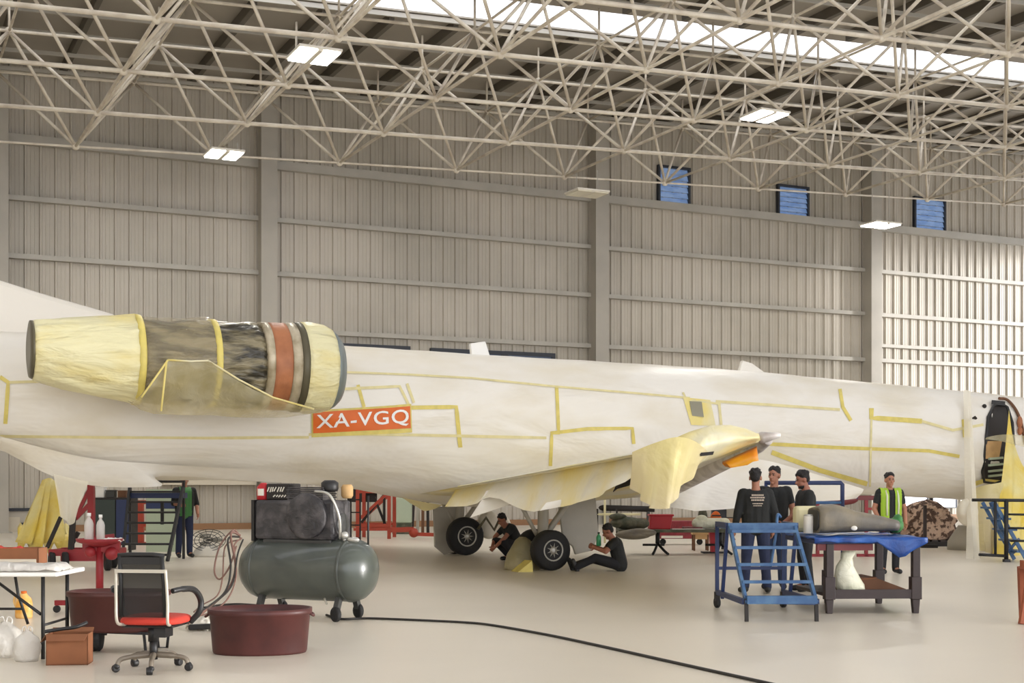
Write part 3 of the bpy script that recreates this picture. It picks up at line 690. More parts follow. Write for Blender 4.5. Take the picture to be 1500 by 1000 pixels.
# ================= PEOPLE =================
# local frame of a figure: -Y is where it faces, +X its left hand side as seen from the front (image right)
def stand(lean=0.0):
    J = dict(pel=(0, 0, .95), che=(0, 0, 1.36), neck=(0, .01, 1.50), head=(0, -.01, 1.64), hy=0.0, hp=0.0)
    for s, n in ((-1, 'r'), (1, 'l')):
        J.update({n + 'sh': (s * .185, 0, 1.42), n + 'el': (s * .25, .03, 1.13), n + 'wr': (s * .26, -.05, .89), n + 'hip': (s * .09, 0, .92), n + 'kn': (s * .11, -.02, .50), n + 'an': (s * .12, .03, .09), n + 'to': (s * .14, -.13, .045)})
    return J
def person(label, loc, rz, J, shirt, pants, hair=M_hair, skin=M_skin, shoe=M_black, sleeve=.55, extra=None, h=1.75, cap=False, long=False, beard=False):
    k = h / 1.75
    V = {n: (Vector(p) * k if isinstance(p, (tuple, Vector)) else p) for n, p in J.items()}
    o = thing('person', label, 'person', loc, rz)
    side = (V['lsh'] - V['rsh']).normalized()
    H = V['head']; RH = Matrix.Rotation(J['hy'], 3, 'Z') @ Matrix.Rotation(J['hp'], 3, 'X')
    hd = lambda x, y, z: H + RH @ Vector((x * k, y * k, z * k))
    def torso(b, e, low=0):
        for s, n in ((-1, 'r'), (1, 'l')):
            b.cap(V['pel'] + side * s * .075 * k - Vector((0, 0, low)), (.105 + e) * k, V['che'] + side * s * .085 * k, (.112 + e) * k)
            b.cap(V['che'] + side * s * .06 * k, (.10 + e) * k, V[n + 'sh'] - side * s * .02 * k, (.062 + e) * k)
        b.cap(V['pel'], (.115 + e) * k, V['che'], (.12 + e) * k)
        b.cap(V['che'], (.10 + e) * k, V['neck'], (.062 + e * .6) * k)
    def arm(b, n, e, f):
        sh, el, wr = V[n + 'sh'], V[n + 'el'], V[n + 'wr']
        if f <= 1: b.cap(sh, (.060 + e) * k, sh.lerp(el, f), (.046 + e * 1.2) * k)
        else: b.cap(sh, (.060 + e) * k, el, (.046 + e) * k); b.cap(el, (.044 + e) * k, el.lerp(wr, f - 1), (.034 + e) * k)
    def leg(b, n, e, f):
        hp, kn, an = V[n + 'hip'], V[n + 'kn'], V[n + 'an']
        b.cap(hp, (.092 + e) * k, kn, (.060 + e) * k); b.cap(kn, (.058 + e) * k, kn.lerp(an, f), (.042 + e * 1.4) * k)
    def body(b):
        torso(b, -.004)
        b.cap(V['neck'] - Vector((0, 0, .03)), .056 * k, hd(0, .015, -.05), .054 * k)
        b.ball(hd(0, .012, .03), (.077 * k, .096 * k, .098 * k), 16, 12, RH); b.ball(hd(0, -.022, -.045), (.058 * k, .066 * k, .075 * k), 14, 10, RH)
        b.cap(hd(0, -.082, .0), .011 * k, hd(0, -.102, -.028), .017 * k, 8); b.ball(hd(0, -.082, -.062), (.026 * k, .012 * k, .012 * k), 10, 6, RH)
        b.ball(hd(0, -.062, -.105), .024 * k, 10, 8)
        for s in (-1, 1): b.ball(hd(s * .080, .012, -.005), (.014 * k, .024 * k, .034 * k), 10, 8, RH)
        for n in 'rl':
            arm(b, n, 0, 2)
            wr, el = V[n + 'wr'], V[n + 'el']; d = (wr - el).normalized(); s = 1 if n == 'l' else -1
            q = side - d * side.dot(d); q = q.normalized() if q.length > .2 else Vector((0, 0, 1)).cross(d).normalized(); w = d.cross(q).normalized()
            if w.y > 0: w = -w                       # knuckle row along w, curl towards -q*s
            b.cap(wr, .030 * k, wr + d * .05 * k, .030 * k); b.ball(wr + d * .055 * k, (.034 * k,) * 3, 10, 8)
            for i, L in enumerate((.070, .080, .074, .058)):
                a = wr + d * .075 * k + w * (.034 - i * .021) * k; m = a + d * L * .55 * k - q * s * .008 * k; e = m + d * L * .40 * k - q * s * .026 * k
                b.cap(a, .0105 * k, m, .0095 * k, 8); b.cap(m, .0095 * k, e, .008 * k, 8)
            a = wr + d * .03 * k + w * .03 * k; m = a + (d * .6 + w).normalized() * .035 * k; b.cap(a, .013 * k, m, .011 * k, 8); b.cap(m, .011 * k, m + (d + w * .3).normalized() * .028 * k, .009 * k, 8)
        for n in 'rl':
            leg(b, n, 0, 1); b.cap(V[n + 'an'], .042 * k, V[n + 'to'], .036 * k)
    b = MB(); body(b); remesh(b, 'body', skin, o, .0075, 2)
    b = MB(); torso(b, .016, .03 * k)
    for n in 'rl': arm(b, n, .014, sleeve)
    top = V['neck'].z + .008 * k
    remesh(b, 'shirt', shirt, o, .012, 3, lambda c: (c - V['neck']).length > .088 * k)
    b = MB(); b.cap(V['pel'] - side * .05 * k, .118 * k, V['pel'] + side * .05 * k, .118 * k)
    for n in 'rl': leg(b, n, .016, .97)
    remesh(b, 'trousers', pants, o, .012, 3)
    for n in 'rl':
        b = MB(); a, t = V[n + 'an'], V[n + 'to']; b.cap(a - (t - a).normalized() * .03 * k - Vector((0, 0, .03 * k)), .046 * k, t, .044 * k); b.cap(a, .05 * k, a - Vector((0, 0, .03 * k)), .046 * k)
        remesh(b, 'shoe', shoe, o, .01, 2)
    b = MB()
    b.ball(hd(0, .024, .056), (.084 * k, .096 * k, .084 * k), 20, 14, RH); b.ball(hd(0, .060, .012), (.074 * k, .058 * k, .070 * k), 16, 12, RH)
    rr = random.Random(len(label))
    for _ in range(22):
        a = rr.uniform(0, 2 * PI); e = rr.uniform(.25, 1.2); b.ball(hd(.078 * math.cos(a) * math.cos(e), .024 + .088 * math.sin(a) * math.cos(e), .058 + .080 * math.sin(e)), (.022 + .008 * beard) * k, 8, 6)
    if beard: b.ball(hd(0, -.026, -.088), (.055 * k, .058 * k, .042 * k), 14, 10, RH)
    R2 = RH.transposed()
    remesh(b, 'hair', hair, o, .009, 1, lambda c: beard or (R2 @ (c - H)).y > -.074 * k or (R2 @ (c - H)).z > .05 * k)
    for s in (-1, 1): part('eye', M_black, o, lambda b: (b.ball(hd(s * .031, -.083, .012), (.013 * k, .008 * k, .008 * k), 8, 6, RH), b.cap(hd(s * .018, -.090, .032), .005 * k, hd(s * .046, -.080, .032), .004 * k, 6)))
    if cap: part('cap_brim', hair, o, lambda b: b.ball(hd(0, -.09, .07), (.075 * k, .075 * k, .012 * k), 14, 6, RH))
    if extra: extra(o, V, torso, k, side, hd)
    return o

# three men at the blue platform, one man with a vest behind the table
def back_print(o, V, torso, k, side, hd):
    def rows(b):
        r = random.Random(4)
        for z, x0, x1, hh in ((1.405, -.085, .085, .022), (1.37, -.10, .10, .02), (1.335, -.09, .09, .022), (1.285, -.075, .075, .014), (1.255, -.06, .06, .012)):
            x = x0
            while x < x1:
                w = r.uniform(.012, .03); b.box(x, min(x + w, x1), .128 + .0, .152, z - hh / 2, z + hh / 2); x += w + .007
    part('shirt_print', M_print, o, rows)
J = stand(); J.update(lel=(.265, .04, 1.14), lwr=(.30, -.02, .90), rel=(-.265, .04, 1.14), rwr=(-.26, -.08, .90), hy=-.3, lan=(.16, .03, .09), lkn=(.13, -.02, .5), lto=(.19, -.13, .045), ran=(-.16, .03, .09), rkn=(-.13, -.02, .5), rto=(-.2, -.13, .045), lhip=(.1, 0, .92), rhip=(-.1, 0, .92))
person('man in black long sleeved shirt with pale lettering on its back, behind the blue platform', G(1107, 869), PI, J, M_shirt, M_navy, sleeve=1.75, extra=back_print, h=1.76)
J = stand(); J.update(rel=(-.24, -.06, 1.16), rwr=(-.12, -.25, 1.05), lel=(.27, .0, 1.14), lwr=(.24, -.16, .96), hy=-.45)
person('bareheaded man in dark tee shirt facing the camera beside the man with the printed back', G(1134, 862), -.2, J, M_shirt, M_jeans, h=1.80, skin=M_skin)
J = stand(); J.update(head=(0, -.05, 1.63), hp=.22, rel=(-.24, -.06, 1.14), rwr=(-.15, -.28, 1.0), lel=(.25, -.03, 1.13), lwr=(.17, -.26, .98))
person('bearded man with black curly hair looking down in profile beside the blue covered table', G(1180, 866), -PI / 2 + .1, J, M_shirt, M_blackt, h=1.74, skin=M_skin2, beard=True)
def vest(o, V, torso, k, side, hd):
    b = MB(); torso(b, .034, .04)
    remesh(b, 'vest', M_vest, o, .012, 3, lambda c: not (abs(c.x) < .055 and c.y < 0) and (c - V['neck']).length > .085 and abs(c.x) < .19)
    for s in (-1, 1): part('reflective_band', M_reflect, o, lambda b: b.tube([(s * .10, -.150, 1.02), (s * .105, -.158, 1.2), (s * .10, -.150, 1.36), (s * .10, -.09, 1.45)], .017, 6))
J = stand(); J.update(rel=(-.27, .02, 1.14), rwr=(-.24, -.14, .95), lel=(.28, .02, 1.13), lwr=(.26, -.08, .89))
person('man in yellow green safety vest standing behind the blue covered table', G(1303, 840), .1, J, M_shirt, M_blackt, h=1.74, extra=vest)
def gvest(o, V, torso, k, side, hd):
    b = MB(); torso(b, .03, .0); remesh(b, 'vest', M_gvest, o, .012, 3, lambda c: (c - V['neck']).length > .085 and abs(c.x) < .13)
J = stand(); J.update(rel=(-.24, -.05, 1.15), rwr=(-.16, -.26, 1.12), lel=(.27, .03, 1.13), lwr=(.26, -.10, .93))
person('worker in dark blue trousers and green vest standing behind the tail film', G(270, 816.3), .5, J, M_shirt, M_navy, h=1.76, sleeve=1.0, extra=gvest)
# seated worker beside the wheel, facing left
J = dict(pel=(0, .06, .13), che=(0, -.03, .48), neck=(0, -.10, .60), head=(0, -.17, .71), hy=0, hp=.45,
    rsh=(-.18, -.05, .53), lsh=(.18, -.05, .53), rel=(-.22, -.22, .36), lel=(.22, -.22, .36), rwr=(-.10, -.40, .44), lwr=(.12, -.40, .42),
    rhip=(-.1, 0, .12), lhip=(.1, 0, .12), rkn=(-.16, -.42, .20), lkn=(.14, -.40, .25), ran=(-.20, -.80, .07), lan=(.1, -.74, .07), rto=(-.24, -.86, .19), lto=(.1, -.80, .19))
person('worker in black shirt sitting on the floor beside the near landing gear wheel', G(904, 836), -PI / 2, J, M_shirt, M_blackt, h=1.75, skin=M_skin2)
# crouching worker between the two landing gears
J = dict(pel=(0, .12, .34), che=(0, -.10, .66), neck=(0, -.20, .76), head=(0, -.27, .86), hy=0, hp=.5,
    rsh=(-.18, -.12, .70), lsh=(.18, -.12, .70), rel=(-.22, -.32, .50), lel=(.22, -.32, .50), rwr=(-.08, -.46, .30), lwr=(.12, -.48, .32),
    rhip=(-.1, .08, .32), lhip=(.1, .08, .32), rkn=(-.17, -.34, .42), lkn=(.17, -.34, .42), ran=(-.15, -.02, .09), lan=(.15, -.02, .09), rto=(-.17, -.18, .045), lto=(.17, -.18, .045))
person('crouching worker in dark clothes between the two landing gears', onY(752, 803, 25.2) * 1.0, -PI / 2 + .5, J, M_shirt, M_blackt, h=1.7, skin=M_skin2)
p = onY(752, 803, 25.2); p.z = 0
[o for o in bpy.data.objects if o.get('label', '').startswith('crouching')][0].location = p
def bottle(name, label, loc, m, r, h, capm, group=None):
    o = thing(name, label, 'bottle', loc, 0, group)
    part('bottle_body', m, o, lambda b: b.lathe([(r * .8, 0), (r, .01), (r, h * .6), (r * .8, h * .72), (r * .35, h * .82), (r * .35, h * .9)], 16))
    part('bottle_cap', capm, o, lambda b: b.lathe([(r * .45, h * .88), (r * .45, h)], 12))
    return o
p = G(877, 836); p.z = .47
bottle('spray_bottle', 'green bottle with a black cap held by the worker sitting on the floor', p + Vector((0, 0, -.02)), M_green, .045, .25, M_black)

# ================= FOREGROUND =================
def S_(px, py): return F * EH / (py - HZ) / F
# --- folding table at the left edge
s = S_(63, 965)
tb = thing('folding_table', 'white topped folding table with black tube legs at the left edge', 'table', G(63, 965))
part('table_top', M_white, tb, lambda b: b.box(-1.75, .14, -.05, .75, .735, .775), bevel=.012)
for x, y in ((0, 0), (0, .66), (-1.6, 0), (-1.6, .66)):
    part('leg', M_black, tb, lambda b: b.tube([(x, y, 0), (x, y, .74)], .018, 8))
part('brace', M_black, tb, lambda b: b.tube([(-.02, .0, .40), (-.62, .33, .73)], .014, 8))
for x in (0, -1.6): part('leg_bar', M_black, tb, lambda b: b.tube([(x, 0, .3), (x, .66, .3)], .012, 8))
part('folding_strut', M_black, tb, lambda b: (b.tube([(-.36, .3, .74), (-.33, .3, .55), (-.24, .3, .28)], .014, 8), b.tube([(-.5, .3, .42), (-.28, .3, .42)], .012, 8)))
def crumple(b, x0, x1, y0, y1, z, amp, n=26, m=14, seed=0, drop=0):
    b.grid([[Vector((x0 + (x1 - x0) * i / n, y0 + (y1 - y0) * j / m, z + amp * (noise.noise(Vector((i * .35 + seed, j * .5, seed))) + .5 * noise.noise(Vector((i * .9, j * 1.1, seed)))) - (drop if j in (0, m) or i in (0, n) else 0))) for j in range(m + 1)] for i in range(n + 1)])
sh = thing('plastic_sheet', 'crumpled white plastic sheet lying on the folding table', 'plastic sheet', G(63, 965)); b = MB(); crumple(b, -1.4, .16, -.06, .36, .835, .03, drop=.045); b.build('sheet', M_bag, sh, solid=.004)
p = G(63, 965) + Vector((0, 0, 0)); bx = thing('open_box', 'open brown box with red cloth on top, on the folding table', 'box', onY(20, 823, 10.95) * 1.0); bx.location.z = .79
bx.location = Matrix.Rotation(-TH, 3, 'Z') @ Vector((-.36, .55, 0)) + G(63, 965); bx.location.z = .776
part('box_shell', M_card, bx, lambda b: (b.box(-.5, .17, -.12, .12, 0, .02), b.box(-.5, .17, -.12, -.11, 0, .19), b.box(-.5, .17, .11, .12, 0, .19), b.box(-.5, -.49, -.12, .12, 0, .19), b.box(.16, .17, -.12, .12, 0, .19)))
part('lining_paper', M_sand, bx, lambda b: b.box(-.49, .15, -.127, -.121, .03, .09))
rc = thing('red_cloth', 'crumpled orange red cloth lying in the open brown box', 'cloth', bx.location + Vector((0, 0, .10))); b = MB(); crumple(b, -.47, .10, -.10, .10, .075, .05, 18, 8, 3, .06); b.build('cloth', M_seat, rc, solid=.006)
# --- jug under the table
p = G(35, 905); o = thing('plastic_jug', 'amber plastic jug standing on the floor behind the folding table legs', 'jug', p)
part('jug_body', M_jug, o, lambda b: b.loft([[Vector((x * a + .0, y * c, z)) for x, y in [(math.cos(2 * PI * k / 20), math.sin(2 * PI * k / 20)) for k in range(20)]] for a, c, z in ((.09, .07, 0), (.10, .08, .02), (.10, .08, .17), (.085, .07, .23), (.04, .035, .275), (.035, .03, .29))]))
part('handle', M_jug, o, lambda b: b.tube(spline([(-.035, 0, .27), (-.09, 0, .27), (-.115, 0, .20), (-.095, 0, .14)], 5), .014, 8))
part('cap', M_orange, o, lambda b: b.lathe([(.032, .285), (.032, .315)], 14))
# --- clear bags
def bag(label, loc, w, h, dpt, m, seed, group=None):
    o = thing('plastic_bag', label, 'plastic bag', loc, 0, group)
    R = []
    for i in range(9):
        v = i / 8; k = (.85 + .25 * math.sin(PI * min(1, v * 1.2))) * (1 - .75 * max(0, v - .75) / .25)
        R.append([Vector((w / 2 * k * math.cos(2 * PI * j / 24) * (1 + .16 * noise.noise(Vector((v * 3, j * .5, seed)))), dpt / 2 * k * math.sin(2 * PI * j / 24) * (1 + .2 * noise.noise(Vector((v * 3 + 9, j * .5, seed)))), h * v)) for j in range(24)])
    b = MB(); b.loft(R); b.build('bag_body', m, o)
    for e in (-1, 1): part('bag_handle', m, o, lambda b: b.tube(spline([(e * w * .18, 0, h * .9), (e * w * .20, 0, h * 1.06), (e * w * .08, .0, h * 1.13), (e * w * .02, 0, h * .95)], 4), .008, 6))
    return o
bag('clear plastic bag of scraps standing beside the cardboard box', G(40, 968), .22, .27, .18, M_bag, 1)
bag('large pale plastic bag on the floor at the left edge under the folding table', G(8, 962), .30, .32, .24, M_bag, 5)
# --- cardboard box
o = thing('cardboard_box', 'open brown cardboard box on the floor beside the table leg', 'box', G(98, 974), .12)
w, d_, h = .35, .24, .265
part('box_shell', M_card, o, lambda b: (b.box(-w / 2, w / 2, 0, d_, 0, .01), b.box(-w / 2, w / 2, 0, .008, 0, h), b.box(-w / 2, w / 2, d_ - .008, d_, 0, h), b.box(-w / 2, -w / 2 + .008, 0, d_, 0, h), b.box(w / 2 - .008, w / 2, 0, d_, 0, h)))
part('flap', M_card, o, lambda b: b.add([(-w / 2, 0, h), (w / 2, 0, h), (w / 2 - .02, -.07, h - .05), (-w / 2 + .02, -.07, h - .05)], [(0, 1, 2, 3)]), solid=.006)
part('flap', M_carddark, o, lambda b: b.add([(-w / 2, 0, h), (-w / 2, d_, h), (-w / 2 - .05, d_ - .02, h - .07), (-w / 2 - .05, .02, h - .07)], [(0, 1, 2, 3)]), solid=.006)
part('flap', M_card, o, lambda b: b.add([(-w / 2, d_, h), (w / 2, d_, h), (w / 2, d_ + .05, h + .03), (-w / 2, d_ + .05, h + .03)], [(0, 1, 2, 3)]), solid=.006)
o2 = thing('black_strap', 'black strap and cloth lying across the top of the cardboard box', 'strap', o.location + Vector((0, 0, h)), .12)
part('strap', M_black, o2, lambda b: b.tube(spline([(-.2, .05, .02), (-.08, .1, .035), (.05, .12, .05), (.13, .2, .08)], 6), .016, 8))
# --- wheelbarrow behind the chair
def tubshape(b, w, dp, h, taper, th=.02, n=40, sq=.75):
    def ring(k, z, e=0): return [Vector(((w / 2 * k - e) * math.copysign(abs(math.cos(2 * PI * i / n)) ** sq, math.cos(2 * PI * i / n)), (dp / 2 * k - e) * math.copysign(abs(math.sin(2 * PI * i / n)) ** sq, math.sin(2 * PI * i / n)), z)) for i in range(n)]
    b.loft([ring(taper, 0), ring(taper + .02, .02), ring(taper + (1 - taper) * .8, h * .86), ring(1.0, h * .87), ring(1.02, h * .9), ring(1.02, h), ring(.97, h), ring(.95, h * .86, 0), ring(taper, .03, th)], True, True)
o = thing('wheelbarrow', 'dark red tub barrow on a black wheel behind the office chair', 'wheelbarrow', G(172, 953))
b = MB(); tubshape(b, .93, .60, .37, .90); q = b.build('tray', M_barrow, o); q.location = (0, 0.05, .19)
part('wheel', M_rubber, o, lambda b: b.wheel((-.20, .0, .165), (1, .12, 0), .165, .11, 24))
part('frame', M_black, o, lambda b: (b.tube([(-.36, -.12, .2), (.42, -.2, .18)], .014, 8), b.tube([(-.36, .2, .2), (.42, .25, .18)], .014, 8), b.tube([(-.26, 0, .165), (-.1, 0, .165)], .02, 8)))
for e in (-.2, .25): part('leg', M_black, o, lambda b: b.tube([(.30, e, .19), (.32, e, 0.0), (.40, e, .0), (.42, e, .18)], .014, 8))
# --- red stand with tray
o = thing('tray_stand', 'red pedestal stand with a round tray of bottles behind the barrow', 'stand', G(146, 897)); s = S_(146, 897)
part('pole', M_redframe, o, lambda b: b.tube([(0, 0, .10), (0, 0, .84)], .045, 14))
part('tray', M_redframe, o, lambda b: (b.lathe([(.08, .80), (.27, .86), (.28, .90), (.265, .90), (.26, .87), (.02, .86)], 26)))
part('clamp_arm', M_redframe, o, lambda b: (b.bar((-.2, 0, .80), (.25, 0, .80), .07, .12), b.ball((-.1, -.05, .74), .07), b.ball((.16, -.05, .72), .08)))
for a in (PI, .25, -1.2, 1.9):
    L = part('leg', M_redframe, o, lambda b: b.bar((0, 0, .12), (.54 * math.cos(a), .54 * math.sin(a), .12), .06, .06))
    part('caster', M_black, L, lambda b: (b.wheel((.52 * math.cos(a), .52 * math.sin(a), .045), (math.sin(a), math.cos(a), 0), .045, .035, 14), b.tube([(.52 * math.cos(a), .52 * math.sin(a), .05), (.52 * math.cos(a), .52 * math.sin(a), .12)], .015, 8)))
R_ = Matrix.Rotation(-TH, 3, 'Z')
bottle('clear_bottle', 'clear bottle with white top, left one on the red tray', o.location + R_ @ Vector((-.13, 0, .87)), M_bag, .055, .34, M_white, 'bottles on the red tray')
bottle('clear_bottle', 'clear bottle with white top, right one on the red tray', o.location + R_ @ Vector((.02, -.03, .87)), M_bag, .05, .32, M_white, 'bottles on the red tray')
c_ = thing('white_cloth', 'folded white cloth lying on the red tray beside the bottles', 'cloth', o.location + R_ @ Vector((.15, 0, .865))); b = MB(); crumple(b, -.09, .12, -.1, .1, .03, .02, 10, 8, 2, .02); b.build('cloth', M_white, c_, solid=.01)
# --- office chair
o = thing('office_chair', 'office chair with red seat and black mesh back seen from behind', 'office chair', G(225, 981), -.13); s = S_(219, 981)
for k in range(5):
    a = -1.25 + 2 * PI * k / 5; ca, sa = math.cos(a), math.sin(a)
    L = part('base_leg', M_basegrey, o, lambda b: b.tube(spline([(.03 * ca, .03 * sa, .13), (.16 * ca, .16 * sa, .125), (.27 * ca, .27 * sa, .105), (.30 * ca, .30 * sa, .06)], 5), [.026] * 6 + [.02] * 10, 10))
    part('caster', M_black, L, lambda b: (b.wheel((.31 * ca + .012 * sa, .31 * sa - .012 * ca, .032), (sa, -ca, 0), .032, .05, 16), b.ball((.305 * ca, .305 * sa, .05), .026)))
part('gas_column', M_black, o, lambda b: (b.tube([(0, 0, .09), (0, 0, .26)], .034, 16), b.tube([(0, 0, .24), (0, 0, .38)], .045, 16), b.box(.03, .13, -.07, .1, .28, .40)))
part('seat', M_seat, o, lambda b: b.loft([[Vector((.27 * k * math.copysign(abs(math.cos(2 * PI * i / 32)) ** .6, math.cos(2 * PI * i / 32)), .06 + .26 * k * math.copysign(abs(math.sin(2 * PI * i / 32)) ** .6, math.sin(2 * PI * i / 32)), z)) for i in range(32)] for k, z in ((.9, .385), (1, .40), (1, .43), (.92, .455), (.6, .462))]), sub=1)
part('seat_base', M_black, o, lambda b: b.box(-.22, .22, -.14, .26, .365, .39), bevel=.015)
def back(b):
    b.grid([[Vector((x * (.205 - .012 * z), -.24 + .04 * math.cos(x * 1.2) - .08 * z * z + .03 * z, .46 + .51 * z)) for x in (-1, -.75, -.5, -.25, 0, .25, .5, .75, 1)] for z in [k / 10 for k in range(11)]])
bk = part('backrest_mesh', M_meshback, o, back, solid=.012)
part('backrest_edge', M_black, bk, lambda b: (b.tube([(-.195, -.27, .97), (-.1, -.255, .978), (.1, -.255, .978), (.195, -.27, .97)], .02, 8), b.tube([(-.19, -.228, .47), (-.185, -.24, .75), (-.18, -.275, .97)], .018, 8), b.tube([(.19, -.228, .47), (.185, -.24, .75), (.18, -.275, .97)], .018, 8), b.bar((-.19, -.268, .93), (.19, -.268, .93), .02, .06)))
part('back_frame', M_silver, o, lambda b: (b.tube(spline([(.16, -.02, .39), (.20, -.16, .395), (.217, -.24, .43), (.220, -.25, .60), (.212, -.275, .86)], 6), .013, 8), b.tube(spline([(-.16, -.02, .39), (-.20, -.16, .395), (-.217, -.24, .43), (-.220, -.25, .60), (-.212, -.275, .86)], 6), .013, 8), b.bar((-.212, -.28, .845), (.212, -.28, .845), .022, .028)))
for e in (1, -1):
    part('armrest', M_black, o, lambda b: b.tube(spline([(e * .25, -.22, .68), (e * .30, -.12, .69), (e * .33, .06, .67), (e * .35, .16, .58), (e * .34, .16, .48), (e * .26, .16, .39)], 6), [.022] * 6 + [.026] * 25, 10))
# --- front tub
o = thing('plastic_tub', 'dark red oval plastic tub on the floor in front of the compressor', 'tub', G(381, 954.5), .12)
b = MB(); tubshape(b, .94, .72, .41, .90, .02, 48, .9); b.build('tub_body', M_tub, o)
for e in (-1, 1): part('handle', M_tub, o, lambda b: b.tube(spline([(e * .46, -.07, .36), (e * .49, -.06, .34), (e * .49, .06, .34), (e * .46, .07, .36)], 4), .012, 8))
# --- compressor
o = thing('air_compressor', 'large grey green air compressor tank with a black pump and motor on top', 'air compressor', G(452, 905), -.42)
CZ, CR, CL = .575, .365, .64
part('tank', M_tank, o, lambda b: b.lathe([(.02, -CL - .23), (.16, -CL - .21), (.27, -CL - .15), (.335, -CL - .07), (CR, -CL + .02), (CR, CL - .02), (.335, CL + .07), (.27, CL + .15), (.16, CL + .21), (.02, CL + .23)], 40, (0, 0, CZ), (1, 0, 0)))
for e in (-CL + .05, CL - .05): part('tank_seam', M_tank, o, lambda b: b.lathe([(CR, -.02), (CR + .006, -.012), (CR + .006, .012), (CR, .02)], 40, (e, 0, CZ), (1, 0, 0)))
for x in (-.52, .52):
    for e in (-1, 1):
        L = part('leg', M_darkgrey, o, lambda b: (b.bar((x, e * .16, CZ - .27), (x, e * .24, .12), .06, .07), b.bar((x - .07, e * .13, CZ - .29), (x, e * .23, .16), .03, .03)))
        part('caster', M_rubber, L, lambda b: (b.wheel((x, e * .25, .085), (.5, 1, 0), .085, .055, 18)))
part('mounting_plate', M_darkgrey, o, lambda b: b.box(-.50, .42, -.20, .22, CZ + .30, CZ + .345), bevel=.01)
def guard(b):
    b.lathe([(.02, -.035), (.22, -.035), (.26, -.02), (.26, .03), (.02, .04)], 36, (.12, -.235, CZ + .62), (0, 1, 0))
part('motor_casing', M_machine, o, lambda b: (b.box(-.62, .46, -.20, .20, CZ + .34, CZ + .80), ), bevel=.04)
part('belt_guard', M_machine, o, guard, bevel=.005)
part('pump_head', M_machine, o, lambda b: [b.box(-.20 - .01 * (k % 2), .28 + .01 * (k % 2), -.14 - .01 * (k % 2), .14 + .01 * (k % 2), CZ + .80 + .022 * k, CZ + .818 + .022 * k) for k in range(7)])
part('motor', M_darkgrey, o, lambda b: (b.lathe([(.05, -.16), (.13, -.14), (.14, 0), (.13, .14), (.05, .16)], 22, (.33, 0, CZ + .52), (1, 0, 0)), b.lathe([(.10, -.02), (.10, .26)], 18, (.38, -.05, CZ + .36), (0, 0, 1))), bevel=.004)
part('air_filter', M_black, o, lambda b: b.lathe([(.09, 0), (.10, .03), (.10, .10), (.06, .13)], 20, (.30, -.02, CZ + .90), (0, 0, 1)))
part('side_panel', M_black, o, lambda b: b.box(-.66, -.62, -.20, .2, CZ + .32, CZ + .80))
part('control_box', M_dark, o, lambda b: b.box(-.50, -.18, -.13, .12, CZ + .80, CZ + .99), bevel=.015)
def marks(b):
    r = random.Random(9)
    for z, x0, x1, hh in ((CZ + .92, -.48, -.24, .06), (CZ + .845, -.40, -.24, .025)):
        x = x0
        while x < x1: w = r.uniform(.025, .05); b.bar((x, -.134, z - hh / 2 * r.uniform(.6, 1)), (x + w * .7, -.134, z + hh / 2), .012, .006, (0, 1, 0)); x += w
part('lettering', M_offwhite, o, marks)
part('valve', M_steelb, o, lambda b: (b.ball((.56, -.12, CZ + .40), .045), b.tube([(.56, -.12, CZ + .3), (.56, -.12, CZ + .42)], .02, 8), b.ball((.66, -.1, CZ + .35), (.08, .04, .035)), b.tube([(.5, -.1, CZ + .36), (.72, -.1, CZ + .36)], .018, 8)))
part('pressure_pipe', M_steelb, o, lambda b: b.tube(spline([(.2, -.18, CZ + .9), (.42, -.22, CZ + .86), (.52, -.18, CZ + .62), (.5, -.12, CZ + .36)], 6), .016, 8))
part('filter_jar', M_tan, o, lambda b: b.lathe([(.05, 0), (.07, .03), (.07, .13), (.05, .16)], 16, (.46, .1, CZ + .82), (0, 0, 1)))
part('rod', M_black, o, lambda b: b.tube([(.74, .1, CZ + .15), (.74, .1, CZ + .85)], .012, 8))
part('drain_valve', M_silver, o, lambda b: b.tube([(.30, -.05, CZ - .3), (.34, -.2, .25), (.40, -.25, .2)], .012, 6))
compressor = o
o2 = thing('red_canister', 'small red canister with a white label on top of the compressor at its left end', 'canister', o.location + Matrix.Rotation(-TH - .42, 3, 'Z') @ Vector((-.585, -.06, CZ + .80)), -.3)
part('canister_body', M_red, o2, lambda b: b.lathe([(.07, 0), (.078, .01), (.078, .15), (.05, .18), (.03, .2)], 18))
part('label_patch', M_offwhite, o2, lambda b: b.add([(x, -.079 if abs(x) < .03 else -.068, z) for z in (.05, .13) for x in (-.04, -.02, .02, .04)], [(0, 1, 5, 4), (1, 2, 6, 5), (2, 3, 7, 6)]), solid=.003)
# --- hoses and cable
R2_ = Matrix.Rotation(-TH - .42, 3, 'Z')
HB = [([(352, 784, 15.6), (338, 782, 15.5), (345, 830, 15.2), (335, 862, 15), (312, 884, 14.6), (290, 903, 14.2), (275, 913, 14.1)], .014, M_hosered), ([(350, 786, 15.6), (334, 790, 15.4), (338, 830, 15.1), (330, 866, 14.9), (300, 892, 14.4), (270, 912, 14.2)], .012, M_cable), ([(352, 788, 15.7), (342, 776, 15.6), (322, 800, 15.4), (314, 835, 15.3), (322, 848, 15.2), (336, 830, 15.2), (346, 800, 15.4)], .010, M_hosered), ([(356, 790, 15.6), (348, 812, 15.3), (340, 856, 15), (318, 880, 14.7), (296, 898, 14.3), (282, 908, 14.2)], .010, M_cable), ([(354, 788, 15.6), (343, 800, 15.4), (346, 842, 15.1), (334, 876, 14.9), (308, 897, 14.5), (284, 902, 14.4)], .009, M_hosered), ([(352, 790, 15.6), (330, 800, 15.4), (326, 846, 15.2), (318, 872, 15.0), (296, 886, 14.8), (284, 896, 14.6)], .008, M_hosered)]
